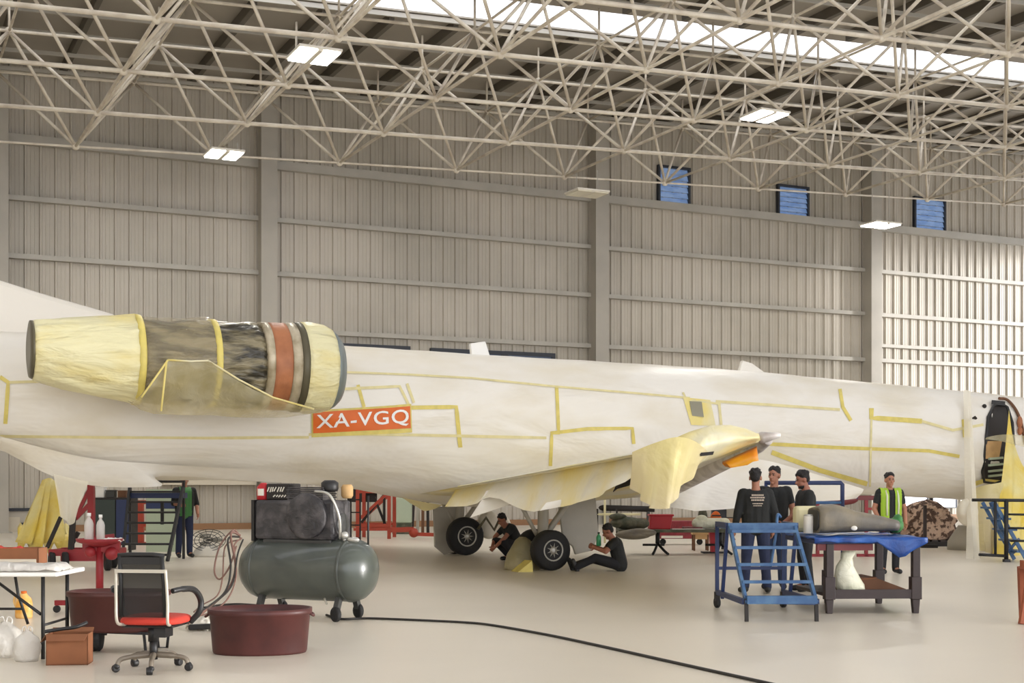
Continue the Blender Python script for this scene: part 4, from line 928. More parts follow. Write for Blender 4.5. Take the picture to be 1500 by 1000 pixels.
names = ['thick brown hose falling from the left end of the compressor', 'black hose falling outermost from the left end of the compressor', 'thin brown hose hanging in a loop beside the compressor', 'black hose running closest to the compressor tank down to the floor', 'thin brown hose hanging between the black hoses at the compressor', 'thinnest brown hose hanging nearest the office chair']
for (pts, r, m), nm in zip(HB, names):
    o = thing('air_hose', nm, 'hose', G(300, 905), 0, 'hoses falling from the compressor'); o.rotation_euler = (0, 0, 0)
    b = MB(); P = [U(*q) for q in pts]; P = [Vector((q.x, q.y, max(q.z, r))) for q in P]; b.tube(spline(P, 8), r, 8); b.build('hose', m, o, off=o.location)
o = thing('floor_hose', 'coiled grey hose lying on the floor behind the dark red tub', 'hose', G(330, 892))
part('hose', M_cable, o, lambda b: b.tube(spline([(-.3, 0, .02), (-.12, .25, .02), (.2, .2, .03), (.25, -.05, .02), (0, -.15, .02), (-.15, .1, .035), (.1, .3, .04), (.5, .25, .02), (.9, .1, .02)], 7), .012, 6))
o = thing('rag_bundle', 'pale rag and black tool lying on the floor between the chair and the tub', 'rags', G(297, 922))
b = MB(); crumple(b, -.16, .10, -.1, .12, .10, .07, 12, 8, 6, .08); b.build('rag', M_offwhite, o, solid=.01)
part('tool', M_black, o, lambda b: (b.bar((-.12, -.14, .04), (.14, -.12, .05), .06, .06), b.bar((.1, -.1, .03), (.24, .02, .04), .05, .05)), bevel=.015)
o = thing('power_cable', 'long black cable snaking over the floor from the compressor to the front edge', 'cable', G(720, 918)); o.rotation_euler = (0, 0, 0)
P = [G(x, y) + Vector((0, 0, .014)) for x, y in ((478, 902), (500, 908), (540, 907), (620, 910), (680, 913), (720, 917), (800, 931), (880, 948), (960, 966), (1040, 984), (1130, 1004), (1200, 1020))]
b = MB(); b.tube(spline(P, 8), .014, 6); b.build('cable', M_cable, o, off=o.location)
# ================= LEFT BACKGROUND =================
o = thing('jack_trolley', 'red steel jack trolley on black wheels under the tail', 'trolley', G(120, 835)); q = S_(120, 835)
def W(px, py, y=0.0): return Vector(((px - 120) * q, y, (835 - py) * q))
part('base_frame', M_redframe, o, lambda b: (b.bar(W(72, 809), W(168, 809), .09, .12), b.bar(W(72, 809, .7), W(168, 809, .7), .09, .12), b.bar(W(74, 809), W(74, 809, .7), .08, .1), b.bar(W(166, 809), W(166, 809, .7), .08, .1), b.bar(W(90, 815), W(158, 815), .1, .16)))
part('mast', M_redframe, o, lambda b: (b.bar(W(132, 808, .1), W(131, 703, .1), .11, .11), b.bar(W(131, 712, .1), W(106, 762, .1), .06, .06)))
part('strut', M_dark, o, lambda b: (b.bar(W(69, 802), W(89, 757), .06, .06), b.bar(W(95, 802, .3), W(107, 780, .3), .07, .07), b.bar(W(104, 805), W(107, 757), .09, .09)))
part('brace', M_redframe, o, lambda b: (b.bar(W(108, 760, .1), W(132, 735, .1), .07, .07), b.bar(W(131, 790, .1), W(163, 786, .2), .12, .1), b.bar(W(158, 806, .3), W(150, 790, .3), .1, .1)))
for x, y in ((76, .0), (98, -.1), (160, -.1), (150, .7)):
    part('wheel', M_rubber, o, lambda b: b.wheel(((x - 120) * q, y, .17), (1, .5, 0), .17, .1, 18))
o = thing('yellow_film', 'yellow masking film bunched over the trolley under the tail', 'masking film', G(70, 812)); o.rotation_euler = (0, 0, 0)
b = MB(); b.grid(psheet([(62, 703, 27), (74, 700, 27), (84, 708, 27)], [(32, 794, 26.6), (60, 800, 26.4), (100, 782, 26.6)], 27, wob=.16, fr=3.3)); b.build('film', M_deep, o, off=o.location, solid=.01)
part('film_pool', M_deep, o, lambda b: b.grid([[U(26 + 82 * i / 20, 806 - 22 * j / 8, 26.9 + .1 * j) + Vector((0, 0, .15 + .2 * noise.noise(Vector((i * .5, j * .6, 4))) - .1 * (j == 0))) for j in range(9)] for i in range(21)]), off=o.location, solid=.01)
o = thing('parts_cabinet', 'dark green and blue cabinet behind the red jack trolley', 'cabinet', G(166, 806)); q = S_(166, 806)
part('cabinet_body', M_dark, o, lambda b: b.box(-.46, .42, 0, .6, .12, 1.25), bevel=.02)
part('door', mat('cabinet_green', (46, 58, 54), .5), o, lambda b: b.box(-.44, .05, -.03, 0, .16, 1.2), bevel=.01)
part('door', M_darkblue, o, lambda b: b.box(.07, .40, -.03, 0, .16, 1.2), bevel=.01)
for x in (-.4, .36): part('foot', M_black, o, lambda b: b.box(x - .04, x + .04, .1, .5, 0, .12))
loc = o.location
for i, (x, m, lab) in enumerate(((-.36, M_white, 'white box standing on the dark cabinet at its left end'), (-.12, M_darkgrey, 'dark grey case standing on the middle of the dark cabinet'), (.16, M_carddark, 'brown box standing on the dark cabinet at its right end'))):
    t_ = thing('storage_box', lab, 'box', loc + R_ @ Vector((x, .25, 1.25))); part('box_body', m, t_, lambda b: b.box(-.1, .1, -.12, .12, 0, (.24, .16, .15)[i]), bevel=.01); part('box_lid', m, t_, lambda b: b.box(-.11, .11, -.13, .13, (.24, .16, .15)[i], (.26, .18, .17)[i]))
# black step ladder
o = thing('platform_steps', 'black steel platform steps with wide treads behind the office chair', 'steps', G(212, 822)); q = S_(212, 822)
X = lambda px: (px - 212) * q; Zz = lambda py: (822 - py) * q
for side in (-1, 1):
    part('stringer', M_black, o, lambda b: (b.bar((side * .46, 0, 0), (side * .56, .9, Zz(714)), .05, .09)))
    part('post', M_black, o, lambda b: b.bar((side * .56, .95, 0), (side * .56, .95, Zz(705)), .05, .05))
for k in range(7):
    v = (k + .5) / 7; part('tread', M_black, o, lambda b: b.box(-.47 - .1 * v, .47 + .1 * v, .9 * v - .02, .9 * v + .17, Zz(714) * v, Zz(714) * v + .04))
part('platform', M_darkblue, o, lambda b: b.box(-.58, .58, .85, 1.2, Zz(730), Zz(722)))
part('guard_rail', M_black, o, lambda b: (b.bar((-.58, 1.0, Zz(705)), (.58, 1.0, Zz(705)), .05, .05), b.bar((.1, 1.0, Zz(770)), (.1, 1.0, Zz(735)), .06, .06)))
o = thing('green_board', 'pale green board leaning behind the black platform steps', 'board', G(236, 808)); part('panel', M_paleg, o, lambda b: b.box(-.35, .4, 0, .06, .0, 1.45)); part('stripe', M_darkblue, o, lambda b: b.box(-.35, .4, -.01, 0, 1.0, 1.16))
o = thing('orange_stand', 'small orange red stand behind the black platform steps', 'stand', G(206, 797)); part('post', M_orangered, o, lambda b: b.bar((0, 0, 0), (0, 0, 1.1), .16, .12)); part('arm', M_orangered, o, lambda b: (b.bar((-.25, 0, 1.1), (.2, 0, 1.1), .1, .1), b.bar((-.15, 0, .5), (.15, 0, .5), .08, .08)));  part('foot', M_orangered, o, lambda b: b.box(-.2, .2, -.15, .15, 0, .06))
# floor fan
o = thing('floor_fan', 'round wire guarded floor fan with a pale base by the standing worker', 'fan', G(306, 815)); q = S_(306, 815)
def fguard(b):
    for r in (.10, .2, .3, .38): b.tube([(r * math.cos(2 * PI * k / 28), r * .25 * math.sin(2 * PI * k / 28) - .06, .36 + r * .6 * math.sin(2 * PI * k / 28)) for k in range(28)], .008, 5, True)
    for k in range(14): a = 2 * PI * k / 14; b.tube([(0, -.06, .36), (.38 * math.cos(a), .095 * math.sin(a) - .06, .36 + .228 * math.sin(a))], .006, 5)
part('guard', M_darkgrey, o, fguard)
part('blades', M_grey, o, lambda b: [b.ball((.16 * math.cos(a), .0, .36 + .10 * math.sin(a)), (.13, .02, .06), 10, 6) for a in (0, 2.1, 4.2)])
part('base', M_offwhite, o, lambda b: b.loft([[Vector((a * math.cos(2 * PI * k / 24) , c * math.sin(2 * PI * k / 24), z)) for k in range(24)] for a, c, z in ((.36, .2, 0), (.37, .21, .06), (.30, .16, .16), (.16, .1, .26))]))
# red scaffold
o = thing('work_stand', 'orange red tubular work stand behind the compressor', 'work stand', G(560, 789)); q = S_(560, 789)
A = lambda px, py, y=0.0: Vector(((px - 560) * q, y, (789 - py) * q))
for px, y in ((524, 0), (570, 0), (526, 1.3), (572, 1.3)):
    part('post', M_orangered, o, lambda b: b.bar(A(px, 789, y), A(px, 690, y), .10, .10))
for d in (0, 1.3): part('rail', M_orangered, o, lambda b: [b.bar(A(x0, y0, d), A(x1, y1, d), .08, .08) for x0, y0, x1, y1 in ((518, 775, 572, 775), (520, 769, 570, 769), (524, 720, 572, 720), (524, 762, 572, 718))])
part('diagonal', M_dark, o, lambda b: [b.bar(A(x0, y0, .6), A(x1, y1, .6), .07, .07) for x0, y0, x1, y1 in ((526, 766, 562, 722), (545, 728, 562, 770), (560, 722, 560, 772))])
part('tow_bar', M_orangered, o, lambda b: (b.bar(A(572, 776), A(606, 775), .12, .14), b.bar(A(606, 782), A(640, 783), .1, .1), b.ball(A(606, 780), .14)))
part('dark_panel', M_dark, o, lambda b: b.box((500 - 560) * q, (545 - 560) * q, 1.4, 1.5, (736 - 789) * -q, (700 - 789) * -q))
o = thing('green_case', 'pale green case standing on the floor behind the orange red work stand', 'case', G(586, 782)); q2 = S_(586, 782); part('case_body', M_paleg, o, lambda b: b.box(-.25, .35, 0, .5, .35, 1.15), bevel=.03); part('case_base', M_olive, o, lambda b: b.box(-.25, .35, 0, .5, 0, .35), bevel=.02)
o = thing('pole_bundle', 'dark bundle of poles standing behind the far landing gear', 'poles', G(615, 781))
for k in range(4): part('pole', (M_tabledark, M_grey, M_carddark, M_dark)[k], o, lambda b: b.bar((-.25 + .17 * k, 0, 0), (-.2 + .15 * k, .05, 1.05 + .04 * (k % 2)), .09, .09))
o = thing('ladder_rack', 'thin black upright rack right behind the compressor', 'rack', G(514, 806)); q = S_(514, 806)
for e in (0, .22): part('upright', M_black, o, lambda b: b.bar((0 + e, 0, 0), (0 + e, 0, 1.35), .035, .035))
part('rung', M_black, o, lambda b: [b.bar((0, 0, z), (.22, 0, z), .03, .03) for z in (.3, .6, .9, 1.2)])

# ================= MIDDLE BACKGROUND =================
loc = G(990, 812); o = thing('work_table', 'long dark work table with splayed black legs under the wing', 'table', loc); q = S_(990, 812)
B_ = lambda px, py, y=0.0: Vector(((px - 990) * q, y, (812 - py) * q))
ztop = (812 - 775) * q
part('table_top', M_olive, o, lambda b: b.box((905 - 990) * q, (1072 - 990) * q, -.35, .6, ztop - .06, ztop), bevel=.01)
for x in (964, 1056):
    part('leg', M_black, o, lambda b: (b.tube([B_(x, 778, .1), B_(x, 796, .1)], .05, 8), b.tube(spline([B_(x, 796, .1), B_(x - 6, 806, -.15), B_(x - 10, 812, -.35) + Vector((0, 0, .03))], 4), .03, 8), b.tube(spline([B_(x, 796, .1), B_(x + 8, 806, -.15), B_(x + 12, 812, -.35) + Vector((0, 0, .03))], 4), .03, 8), b.tube([B_(x - 22, 798, .1), B_(x + 10, 798, .1)], .025, 8)))
def onT(px, py, y=0.1): v = B_(px, py, y); v.z = 0; v = R_ @ v; return loc + v + Vector((0, 0, ztop))
t_ = thing('red_crate', 'bright red plastic crate on the work table under the hanging drape', 'crate', onT(968, 0, .25)); part('crate_body', M_red, t_, lambda b: b.prism([(-.25, 0), (.22, 0), (.28, .32), (-.22, .32)], (-.2, .2), 1), bevel=.015); part('crate_rim', M_red, t_, lambda b: b.box(-.25, .30, -.22, .22, .29, .33), bevel=.01)
t_ = thing('dark_bundle', 'dark green cloth bundle at the left end of the work table', 'cloth bundle', onT(918, 0, -.05) + Vector((0, 0, .01))); b = MB(); b.ball((0, 0, .13), (.38, .22, .14)); b.ball((.30, -.02, .12), (.2, .18, .12)); b.ball((-.2, 0, .27), (.2, .15, .08)); b.build('bundle', M_olive, t_)
t_ = thing('grey_tarp', 'grey rolled tarp hanging off the left end of the work table', 'tarp', onT(925, 0, -.48)); b = MB(); b.ball((0, 0, -.1), (.40, .14, .11)); b.ball((.15, 0, -.06), (.36, .13, .1)); b.build('roll', M_fairing, t_)
t_ = thing('white_roll', 'white roll of film on the right end of the work table', 'film roll', onT(1045, 0)); b = MB(); b.cap((-.35, 0, .13), .12, (.28, 0, .14), .11); b.ball((-.25, 0, .22), (.14, .1, .1)); b.build('roll', M_wbag, t_)
t_ = thing('red_board', 'flat red board lying on the middle of the work table', 'board', onT(1012, 0, .15)); part('panel', M_tablered, t_, lambda b: b.box(-.15, .25, -.2, .25, 0, .05)); part('edge', M_offwhite, t_, lambda b: b.box(-.42, .3, -.21, -.2, .0, .02))
t_ = thing('orange_pack', 'small orange pack behind the white roll on the work table', 'pack', onT(1052, 0, .35)); part('pack_body', M_orange, t_, lambda b: b.ball((0, 0, .2), (.13, .1, .2))); part('strap', M_black, t_, lambda b: b.bar((-.1, -.1, .3), (.1, -.1, .3), .03, .03))
t_ = thing('olive_helmet', 'small olive helmet on the work table beside the orange pack', 'helmet', onT(1033, 0, .4)); part('shell', M_olive, t_, lambda b: b.ball((0, 0, .26), (.11, .12, .22))); part('brim', M_tan, t_, lambda b: b.ball((0, -.1, .2), (.1, .06, .03)))
o = thing('tool_cart', 'dark red wheeled tool cart behind the work table', 'tool cart', G(1000, 798)); q = S_(1000, 798)
part('cart_body', mat('cart_red', (140, 42, 50), .5, var=.3, vscale=9), o, lambda b: b.box(-.62, .55, 0, .5, .16, .62), bevel=.02)
part('shelf', M_offwhite, o, lambda b: b.box(-.55, .0, -.03, 0, .18, .24))
for x in (-.5, .45): part('wheel', M_rubber, o, lambda b: b.wheel((x, .1, .08), (0, 1, 0), .08, .06, 14))
o = thing('wooden_stool', 'pale wooden stool behind the right end of the work table', 'stool', G(1026, 806)); part('seat', M_tan, o, lambda b: b.box(-.2, .2, -.15, .2, .38, .44)); part('apron', M_tan, o, lambda b: b.box(-.18, .18, -.13, -.1, .27, .38))
for x in (-.16, .16):
    for y in (-.12, .17): part('leg', M_carddark, o, lambda b: b.bar((x, y, 0), (x, y, .38), .04, .04))
o = thing('red_pedestal', 'bright red pedestal under the right end of the work table', 'pedestal', G(1050, 811)); part('column', M_red, o, lambda b: b.prism([(-.08, .02), (.06, .02), (.10, .55), (-.12, .55)], (.3, .5), 1)); part('base', M_dark, o, lambda b: b.box(-.28, .28, .2, .6, 0, .03))
o = thing('tool_case', 'dark blue case behind the men at the end of the work table', 'case', G(1066, 806)); part('case_body', M_winframe, o, lambda b: b.box(-.28, .3, .5, .8, .75, 1.15), bevel=.03); part('stand', M_dark, o, lambda b: b.box(-.05, .05, .6, .7, 0, .75)); part('lid', M_grey, o, lambda b: b.box(.05, .3, .48, .5, .78, 1.1))
# pole and rail under the wing
o = thing('barrier_rail', 'thin yellow pole and rail barrier behind the gear door', 'barrier', G(886, 795)); q = S_(886, 795); part('pole', M_foam, o, lambda b: b.tube([(0, 0, 0), (0, 0, 95 * q)], .03, 8)); part('rail', M_foam, o, lambda b: (b.tube([(-.2, 0, 42 * q), (.95, 0, 42 * q)], .03, 8))); part('post', M_dark, o, lambda b: (b.bar((-.2, 0, 0), (-.2, 0, 50 * q), .05, .05), b.bar((.32, 0, 0), (.32, 0, 50 * q), .05, .05)))
t_ = thing('dark_pipe', 'dark pipes lying along the back wall behind the barrier', 'pipes', onY(910, 760, YW - 1)); t_.location.z = 0
part('pipe', M_dark, t_, lambda b: b.tube([(-.9, 0, .66), (1.3, 0, .6)], .12, 10)); [part('support', M_darkgrey, t_, lambda b: b.box(x, x + .1, -.2, .2, 0, h)) for x, h in ((-.7, .6), (1.0, .52))]

# ================= PLATFORM AND TABLE AT RIGHT =================
loc = G(1145, 910); o = thing('step_platform', 'blue steel step platform with five treads in front of the men', 'step platform', loc, .03); q = S_(1145, 910)
TZ = 1.06
for e in (-1, 1):
    part('stringer', M_blue, o, lambda b: b.bar((e * .40, 0, .20), (e * .395, 1.05, TZ), .035, .07))
    part('front_foot', M_dark, o, lambda b: b.bar((e * .40, 0.0, 0), (e * .40, .02, .26), .04, .04))
    part('rear_post', M_darkblue, o, lambda b: (b.bar((e * .42, 1.75, .1), (e * .42, 1.75, TZ), .045, .045), b.bar((e * .42, 1.4, .15), (e * .42, 1.05, TZ), .04, .04)))
    part('side_rail', M_darkblue, o, lambda b: (b.bar((e * .42, .05, .22), (e * .42, 1.75, .2), .05, .06), b.bar((e * .42, 1.05, TZ), (e * .42, 1.75, TZ), .05, .06)))
    c_ = part('caster_fork', M_dark, o, lambda b: b.box(e * .42 - .03, e * .42 + .03, 1.70, 1.80, .08, .2)); part('caster', M_rubber, c_, lambda b: b.wheel((e * .42, 1.75, .07), (1, .2, 0), .07, .05, 16))
for k in range(5):
    v = (k + .25) / 4.6
    part('tread', M_blue, o, lambda b: (b.bar((-.40, 1.05 * v - .05, .20 + (TZ - .2) * v), (.40, 1.05 * v - .05, .20 + (TZ - .2) * v), .05 if k else .09, .035 if k else .09), ))
part('platform_deck', M_blue, o, lambda b: (b.box(-.42, .42, 1.02, 1.78, TZ - .05, TZ), b.bar((-.42, 1.02, TZ - .03), (.42, 1.02, TZ - .03), .05, .12)))
part('bottom_bar', M_darkblue, o, lambda b: b.bar((-.40, .02, .23), (.40, .02, .21), .05, .05))
part('rear_bar', M_darkblue, o, lambda b: b.bar((-.42, 1.75, .5), (.42, 1.75, .5), .04, .04))
part('grip', M_blue, o, lambda b: b.tube(spline([(.10, 1.03, TZ - .5), (.16, 1.0, TZ - .1), (.20, 1.1, TZ + .12), (.26, 1.2, TZ + .1)], 5), .018, 8))
# table with blue sheet
loc = G(1278, 898); TR = .06; o = thing('trestle_table', 'dark work table under a blue sheet with a grey fairing on it', 'table', loc, TR); q = S_(1278, 898)
H_ = .90
part('table_top', M_darkblue, o, lambda b: b.box(-.72, .60, -.05, 1.5, H_ - .06, H_), bevel=.01)
part('apron', M_tablered, o, lambda b: b.box(-.68, .0, -.02, .02, H_ - .14, H_ - .06))
for x, y in ((-.53, 0), (.53, 0), (-.15, 1.35), (.53, 1.35)):
    part('leg', M_tabledark, o, lambda b: (b.box(x - .045, x + .045, y - .045, y + .045, .40, H_ - .06), b.box(x - .065, x + .06, y - .06, y + .06, .17, .44), b.prism([(x - .035, .0), (x + .03, .0), (x + .045, .17), (x - .05, .17)], (y - .04, y + .04), 1)), bevel=.006)
part('shelf', M_tabledark, o, lambda b: (b.box(-.56, .53, -.04, 1.4, .20, .24), b.box(-.56, .53, -.05, -.01, .18, .29)))
RT = Matrix.Rotation(TR - TH, 3, 'Z')
def tt(x, y, z): return loc + RT @ Vector((x, y, z))
t_ = thing('blue_sheet', 'shiny blue plastic sheet spread on the dark table and hanging off its front', 'plastic sheet', loc, TR)
def bsheet(b):
    crumple(b, -.74, .64, -.09, 1.5, H_ + .025, .02, 26, 16, 8, .02)
    n = 20; rows = []
    for i in range(n + 1):
        x = -.74 + 1.38 * i / n; dp = .06 + .03 * noise.noise(Vector((x * 6, 0, 2))) + max(0, .20 * (1 - abs(x - .32) / .30))
        rows.append([Vector((x, -.10 - .02 * math.sin(x * 20) * v - .01, H_ + .02 - dp * v)) for v in (0, .25, .5, .75, 1)])
    b.grid(rows)
b = MB(); bsheet(b); b.build('sheet', M_sheetblue, t_, solid=.004)
part('bright_fold', M_white, t_, lambda b: b.grid([[Vector((x, y + .03 * math.sin(x * 9), H_ + .055 + .012 * math.sin(x * 14))) for y in (-.07, .0, .06)] for x in [-.70 + .05 * k for k in range(12)]]))
t_ = thing('engine_fairing', 'grey beige curved fairing panel lying on the blue sheet', 'fairing', tt(-.08, .55, H_ + .05), TR)
def fair(b):
    R = []
    for i in range(15):
        v = i / 14; x = -.48 + 1.02 * v; h = .37 * (.86 + .14 * math.sin(PI * min(1, v * 2.2))) * (1 - .58 * v ** 1.7); w = .30 * (1 - .3 * v); ring = []
        for k in range(26):
            a = 2 * PI * k / 26; zz = math.sin(a); ring.append(Vector((x + .02 * noise.noise(Vector((v * 4, a, 0))), w * math.copysign(abs(math.cos(a)) ** .6, math.cos(a)), h * .5 + h * .5 * math.copysign(abs(zz) ** .55, zz) + (.03 * v))))
        R.append(ring)
    b.loft(R)
part('shell', M_fairing, t_, fair)
part('end_plate', M_darkgrey, t_, lambda b: b.add([(-.487, .24 * math.copysign(abs(math.cos(2 * PI * k / 20)) ** .6, math.cos(2 * PI * k / 20)), .165 + .13 * math.copysign(abs(math.sin(2 * PI * k / 20)) ** .55, math.sin(2 * PI * k / 20))) for k in range(20)], [tuple(range(20))]), solid=.012)
part('fitting', M_offwhite, t_, lambda b: b.ball((-.06, -.28, .07), (.04, .015, .03)))
t_ = thing('foam_block', 'cream foam block leaning behind the left end of the fairing', 'foam', tt(-.48, 1.05, H_ + .05), TR); part('block', M_foam, t_, lambda b: b.box(-.20, .12, -.08, .1, 0, .33), bevel=.05)
t_ = thing('white_can', 'white can standing at the left end of the fairing on the blue sheet', 'can', tt(-.66, .45, H_ + .05), TR); part('can_body', M_offwhite, t_, lambda b: b.lathe([(.055, 0), (.06, .01), (.06, .21), (.055, .22)], 16)); part('can_lid', M_steelb, t_, lambda b: b.lathe([(.058, .22), (.05, .235)], 16))
t_ = thing('green_cloth', 'green cloth bundle at the right end of the fairing', 'cloth', tt(.56, .80, H_ + .05), TR); b = MB(); b.ball((0, 0, .09), (.10, .12, .10)); b.ball((.03, 0, .16), (.06, .08, .07)); b.build('bundle', M_gvest, t_)
t_ = thing('red_rag', 'small red rag on the right corner of the blue sheet', 'rag', tt(.50, 1.3, H_ + .05), TR); b = MB(); b.ball((0, 0, .05), (.10, .09, .06)); b.ball((.06, 0, .04), (.07, .07, .05)); b.build('bundle', M_red, t_)
t_ = thing('white_sack', 'knotted white plastic sack on the lower shelf of the dark table', 'plastic sack', tt(-.30, .12, .24), TR)
part('sack_body', M_wbag, t_, lambda b: b.loft([[Vector((.06 + a * math.cos(2 * PI * k / 22) * (1 + .15 * noise.noise(Vector((k * .8, z * 6, 1)))) + x0, c * math.sin(2 * PI * k / 22), z)) for k in range(22)] for a, c, z, x0 in ((.10, .08, 0, .02), (.17, .12, .03, .02), (.18, .13, .10, .0), (.15, .11, .20, -.04), (.11, .08, .32, -.06), (.07, .06, .42, -.04), (.09, .07, .48, -.02), (.05, .05, .54, .0))]))
part('knot', M_wbag, t_, lambda b: b.ball((.05, 0, .52), (.09, .06, .05)))
t_ = thing('brown_board', 'folded brown cardboard lying on the lower shelf of the dark table', 'cardboard', tt(.12, .45, .24), TR); part('sheet', M_carddark, t_, lambda b: b.prism([(-.38, 0), (.40, 0), (.36, .035), (.0, .17), (-.22, .19), (-.36, .10)], (-.3, .5), 1), bevel=.01); part('fold', M_card, t_, lambda b: b.prism([(-.30, .14), (-.02, .175), (-.02, .185), (-.30, .155)], (-.31, .3), 1))
# blue frame and red beam behind the men
o = thing('guard_frame', 'dark blue tubular guard frame behind the men', 'guard frame', G(1186, 832)); q = S_(1186, 832)
part('rail', M_darkblue, o, lambda b: b.tube([((1120 - 1186) * q, 0, 125 * q), ((1232 - 1186) * q, 0, 125 * q), ((1234 - 1186) * q, 0, 123 * q), ((1234 - 1186) * q, 0, 82 * q)], .04, 8))
for x in (1122, 1234): part('post', M_darkblue, o, lambda b: b.tube([((x - 1186) * q, 0, 0), ((x - 1186) * q, 0, 124 * q)], .032, 8))
part('mid_rail', M_blue, o, lambda b: b.tube([((1120 - 1186) * q, 0, 96 * q), ((1234 - 1186) * q, 0, 96 * q)], .03, 8))
o = thing('towing_beam', 'long dark red towing beam on legs behind the vest man', 'towing beam', G(1245, 815)); q = S_(1245, 815)
part('beam', M_tablered, o, lambda b: (b.bar((-.85, 0, 86 * q), (1.1, 0, 86 * q), .10, .10), b.ball((-.25, -.05, 83 * q), (.42, .1, .12))))
part('collar', M_darkblue, o, lambda b: b.lathe([(.07, -.1), (.10, -.06), (.10, .06), (.07, .1)], 14, (.05, 0, 86 * q), (1, 0, 0)))
for x in (-.7, .35): part('leg', M_redframe, o, lambda b: (b.bar((x, 0, 0), (x, 0, 85 * q), .07, .07), b.bar((x - .2, 0, .03), (x + .25, 0, .03), .07, .06), b.bar((x, 0, 70 * q), (x + .3, 0, 70 * q), .05, .05)))
# heap on a pallet
o = thing('pallet', 'dark wooden pallet carrying the mottled heap near the back wall', 'pallet', G(1366, 800)); q = S_(1366, 800)
for y in (0, .55, 1.1): part('runner', M_dark, o, lambda b: b.box(-.85, .8, y, y + .1, 0, .12))
part('deck', M_tabledark, o, lambda b: [b.box(-.85 + .21 * k, -.70 + .21 * k, 0, 1.2, .12, .16) for k in range(8)])
t_ = thing('netting_heap', 'mottled brown heap of bundled netting on the pallet', 'netting', o.location + Vector((0, 0, .16)))
def heap(b):
    R = []
    for i in range(18):
        v = i / 17; ring = []
        for k in range(60):
            a = 2 * PI * k / 60; r = math.sqrt(max(0, 1 - v ** 2.6)) * (1 + .30 * noise.noise(Vector((math.cos(a) * 4, math.sin(a) * 4, v * 7)))) ; ring.append(Vector((.72 * r * math.copysign(abs(math.cos(a)) ** .7, math.cos(a)), .55 + .5 * r * math.sin(a), 1.0 * v + .05 * noise.noise(Vector((math.cos(a) * 3, math.sin(a) * 3, v * 3 + 5))))))
        R.append(ring)
    b.loft(R)
part('heap', M_heap, t_, heap)
t_ = thing('dark_post', 'thin dark post standing in front of the mottled heap', 'post', G(1354, 802)); part('shaft', M_tabledark, t_, lambda b: b.bar((0, -.05, 0), (0, -.05, 1.05), .07, .07)); part('foot', M_dark, t_, lambda b: b.box(-.12, .3, -.12, .05, 0, .08))
t_ = thing('grey_tarp_cover', 'grey tarp slumped beside the mottled heap', 'tarp', G(1424, 806)); b = MB(); b.loft([[Vector((a * math.cos(2 * PI * k / 18), .4 * math.sin(2 * PI * k / 18) + .4, z)) for k in range(18)] for a, z in ((.45, .0), (.44, .2), (.30, .40), (.15, .58))]); b.build('tarp', M_grey, t_)
# boarding stair at right
o = thing('boarding_stair', 'blue boarding stair with black handrails at the forward door', 'boarding stair', G(1470, 823)); q = S_(1470, 823)
C_ = lambda px, py, y=0.0: Vector(((px - 1470) * q, y, (823 - py) * q))
part('handrail', M_black, o, lambda b: (b.tube([C_(1424, 732), C_(1530, 733)], .032, 8), b.tube([C_(1474, 753), C_(1530, 754)], .022, 8), b.tube([C_(1474, 773), C_(1530, 774)], .022, 8), b.tube([C_(1434, 812), C_(1474, 814)], .03, 8), b.tube([C_(1480, 792), C_(1530, 792)], .022, 8)))
for x, y in ((1458, 0), (1474, 0), (1526, 0)): part('post', M_black, o, lambda b: b.tube([C_(x, 823 if x > 1460 else 815, y), C_(x, 731, y)], .045 if x == 1474 else .03, 8))
for y in (.05, .75): part('stringer', M_blue, o, lambda b: b.bar(C_(1458, 736, y), C_(1506, 822, y), .04, .07))
for k in range(5): part('tread', M_blue, o, lambda b: b.box(*((lambda c: (c.x - .1, c.x + .16, .05, .75, c.z - .02, c.z + .02))(C_(1462 + 9 * k, 744 + 16 * k)))))
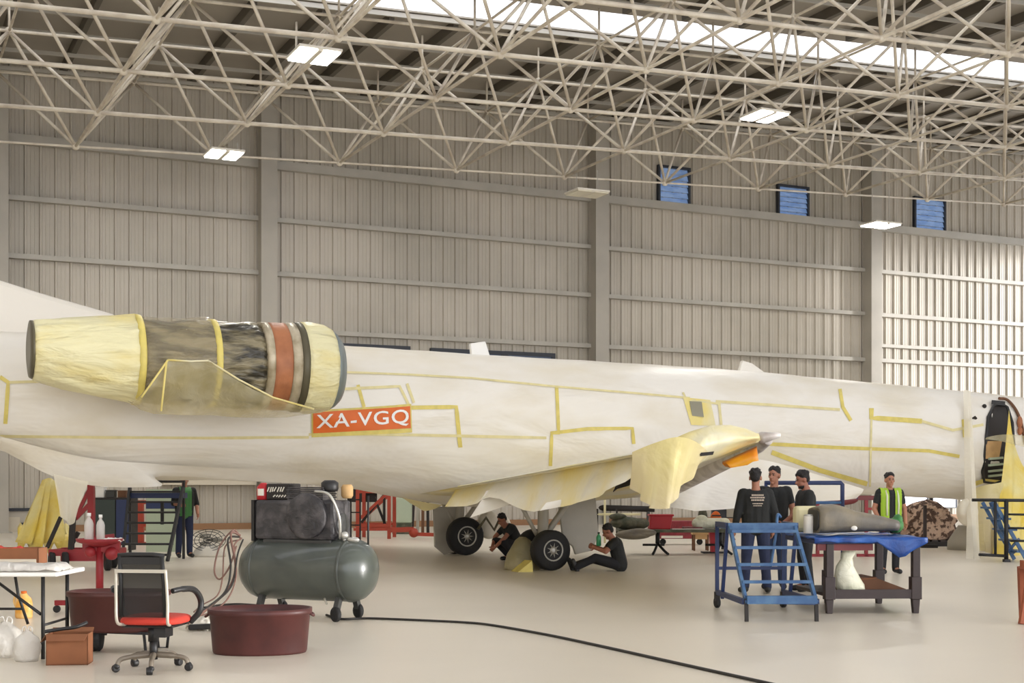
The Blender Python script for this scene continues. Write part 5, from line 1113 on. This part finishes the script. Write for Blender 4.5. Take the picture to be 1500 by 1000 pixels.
part('strut', M_blue, o, lambda b: (b.bar(C_(1474, 770, .4), C_(1496, 812, .4), .05, .05), b.bar(C_(1484, 812, .4), C_(1504, 790, .4), .05, .05), b.bar(C_(1460, 735, .3), C_(1474, 775, .3), .09, .09)))
part('foot', M_black, o, lambda b: b.box(C_(1470, 0).x, C_(1479, 0).x, -.06, .06, 0, .06))
# sawhorse leg at the right edge
o = thing('sawhorse', 'brown wooden sawhorse at the right edge, only its leg in view', 'sawhorse', G(1500, 914)); q = S_(1500, 914)
part('leg', M_wood, o, lambda b: b.bar((-.02, 0, 0), (.12, .1, .62), .07, .07)); part('leg', M_wood, o, lambda b: b.bar((.16, .45, 0), (.08, .3, .62), .07, .07))
for x in (.9,): part('leg', M_wood, o, lambda b: (b.bar((x, 0, 0), (x - .08, .1, .62), .07, .07),)); part('leg', M_wood, o, lambda b: b.bar((x, .45, 0), (x - .08, .3, .62), .07, .07))
part('beam', M_wood, o, lambda b: b.box(.05, 1.0, .14, .26, .60, .70))

# ================= CAMERA, LIGHT =================
cam = bpy.data.cameras.new('camera'); co = bpy.data.objects.new('camera', cam); COL.objects.link(co)
co.location = CAM; co.rotation_euler = (PI / 2, 0, -TH); cam.sensor_width = 36; cam.lens = 48; cam.shift_y = .14; cam.clip_end = 500
SC.camera = co
w = bpy.data.worlds.new('world'); SC.world = w; w.use_nodes = True
bg = w.node_tree.nodes['Background']; bg.inputs[0].default_value = (*lin((246, 248, 255)), 1); bg.inputs[1].default_value = 1.6
sl = bpy.data.lights.new('low_sun', 'SUN'); sl.energy = 2.2; sl.angle = math.radians(9); sl.color = (1, .97, .93)
so = bpy.data.objects.new('low_sun', sl); COL.objects.link(so); so.rotation_euler = Vector((.80, -.56, .06)).to_track_quat('Z', 'Y').to_euler()
SC.view_settings.view_transform = 'Standard'; SC.view_settings.look = 'None'; SC.view_settings.gamma = 1.0; SC.view_settings.exposure = 0.95
SC.cycles.max_bounces = 8; SC.cycles.diffuse_bounces = 5; SC.cycles.transparent_max_bounces = 12
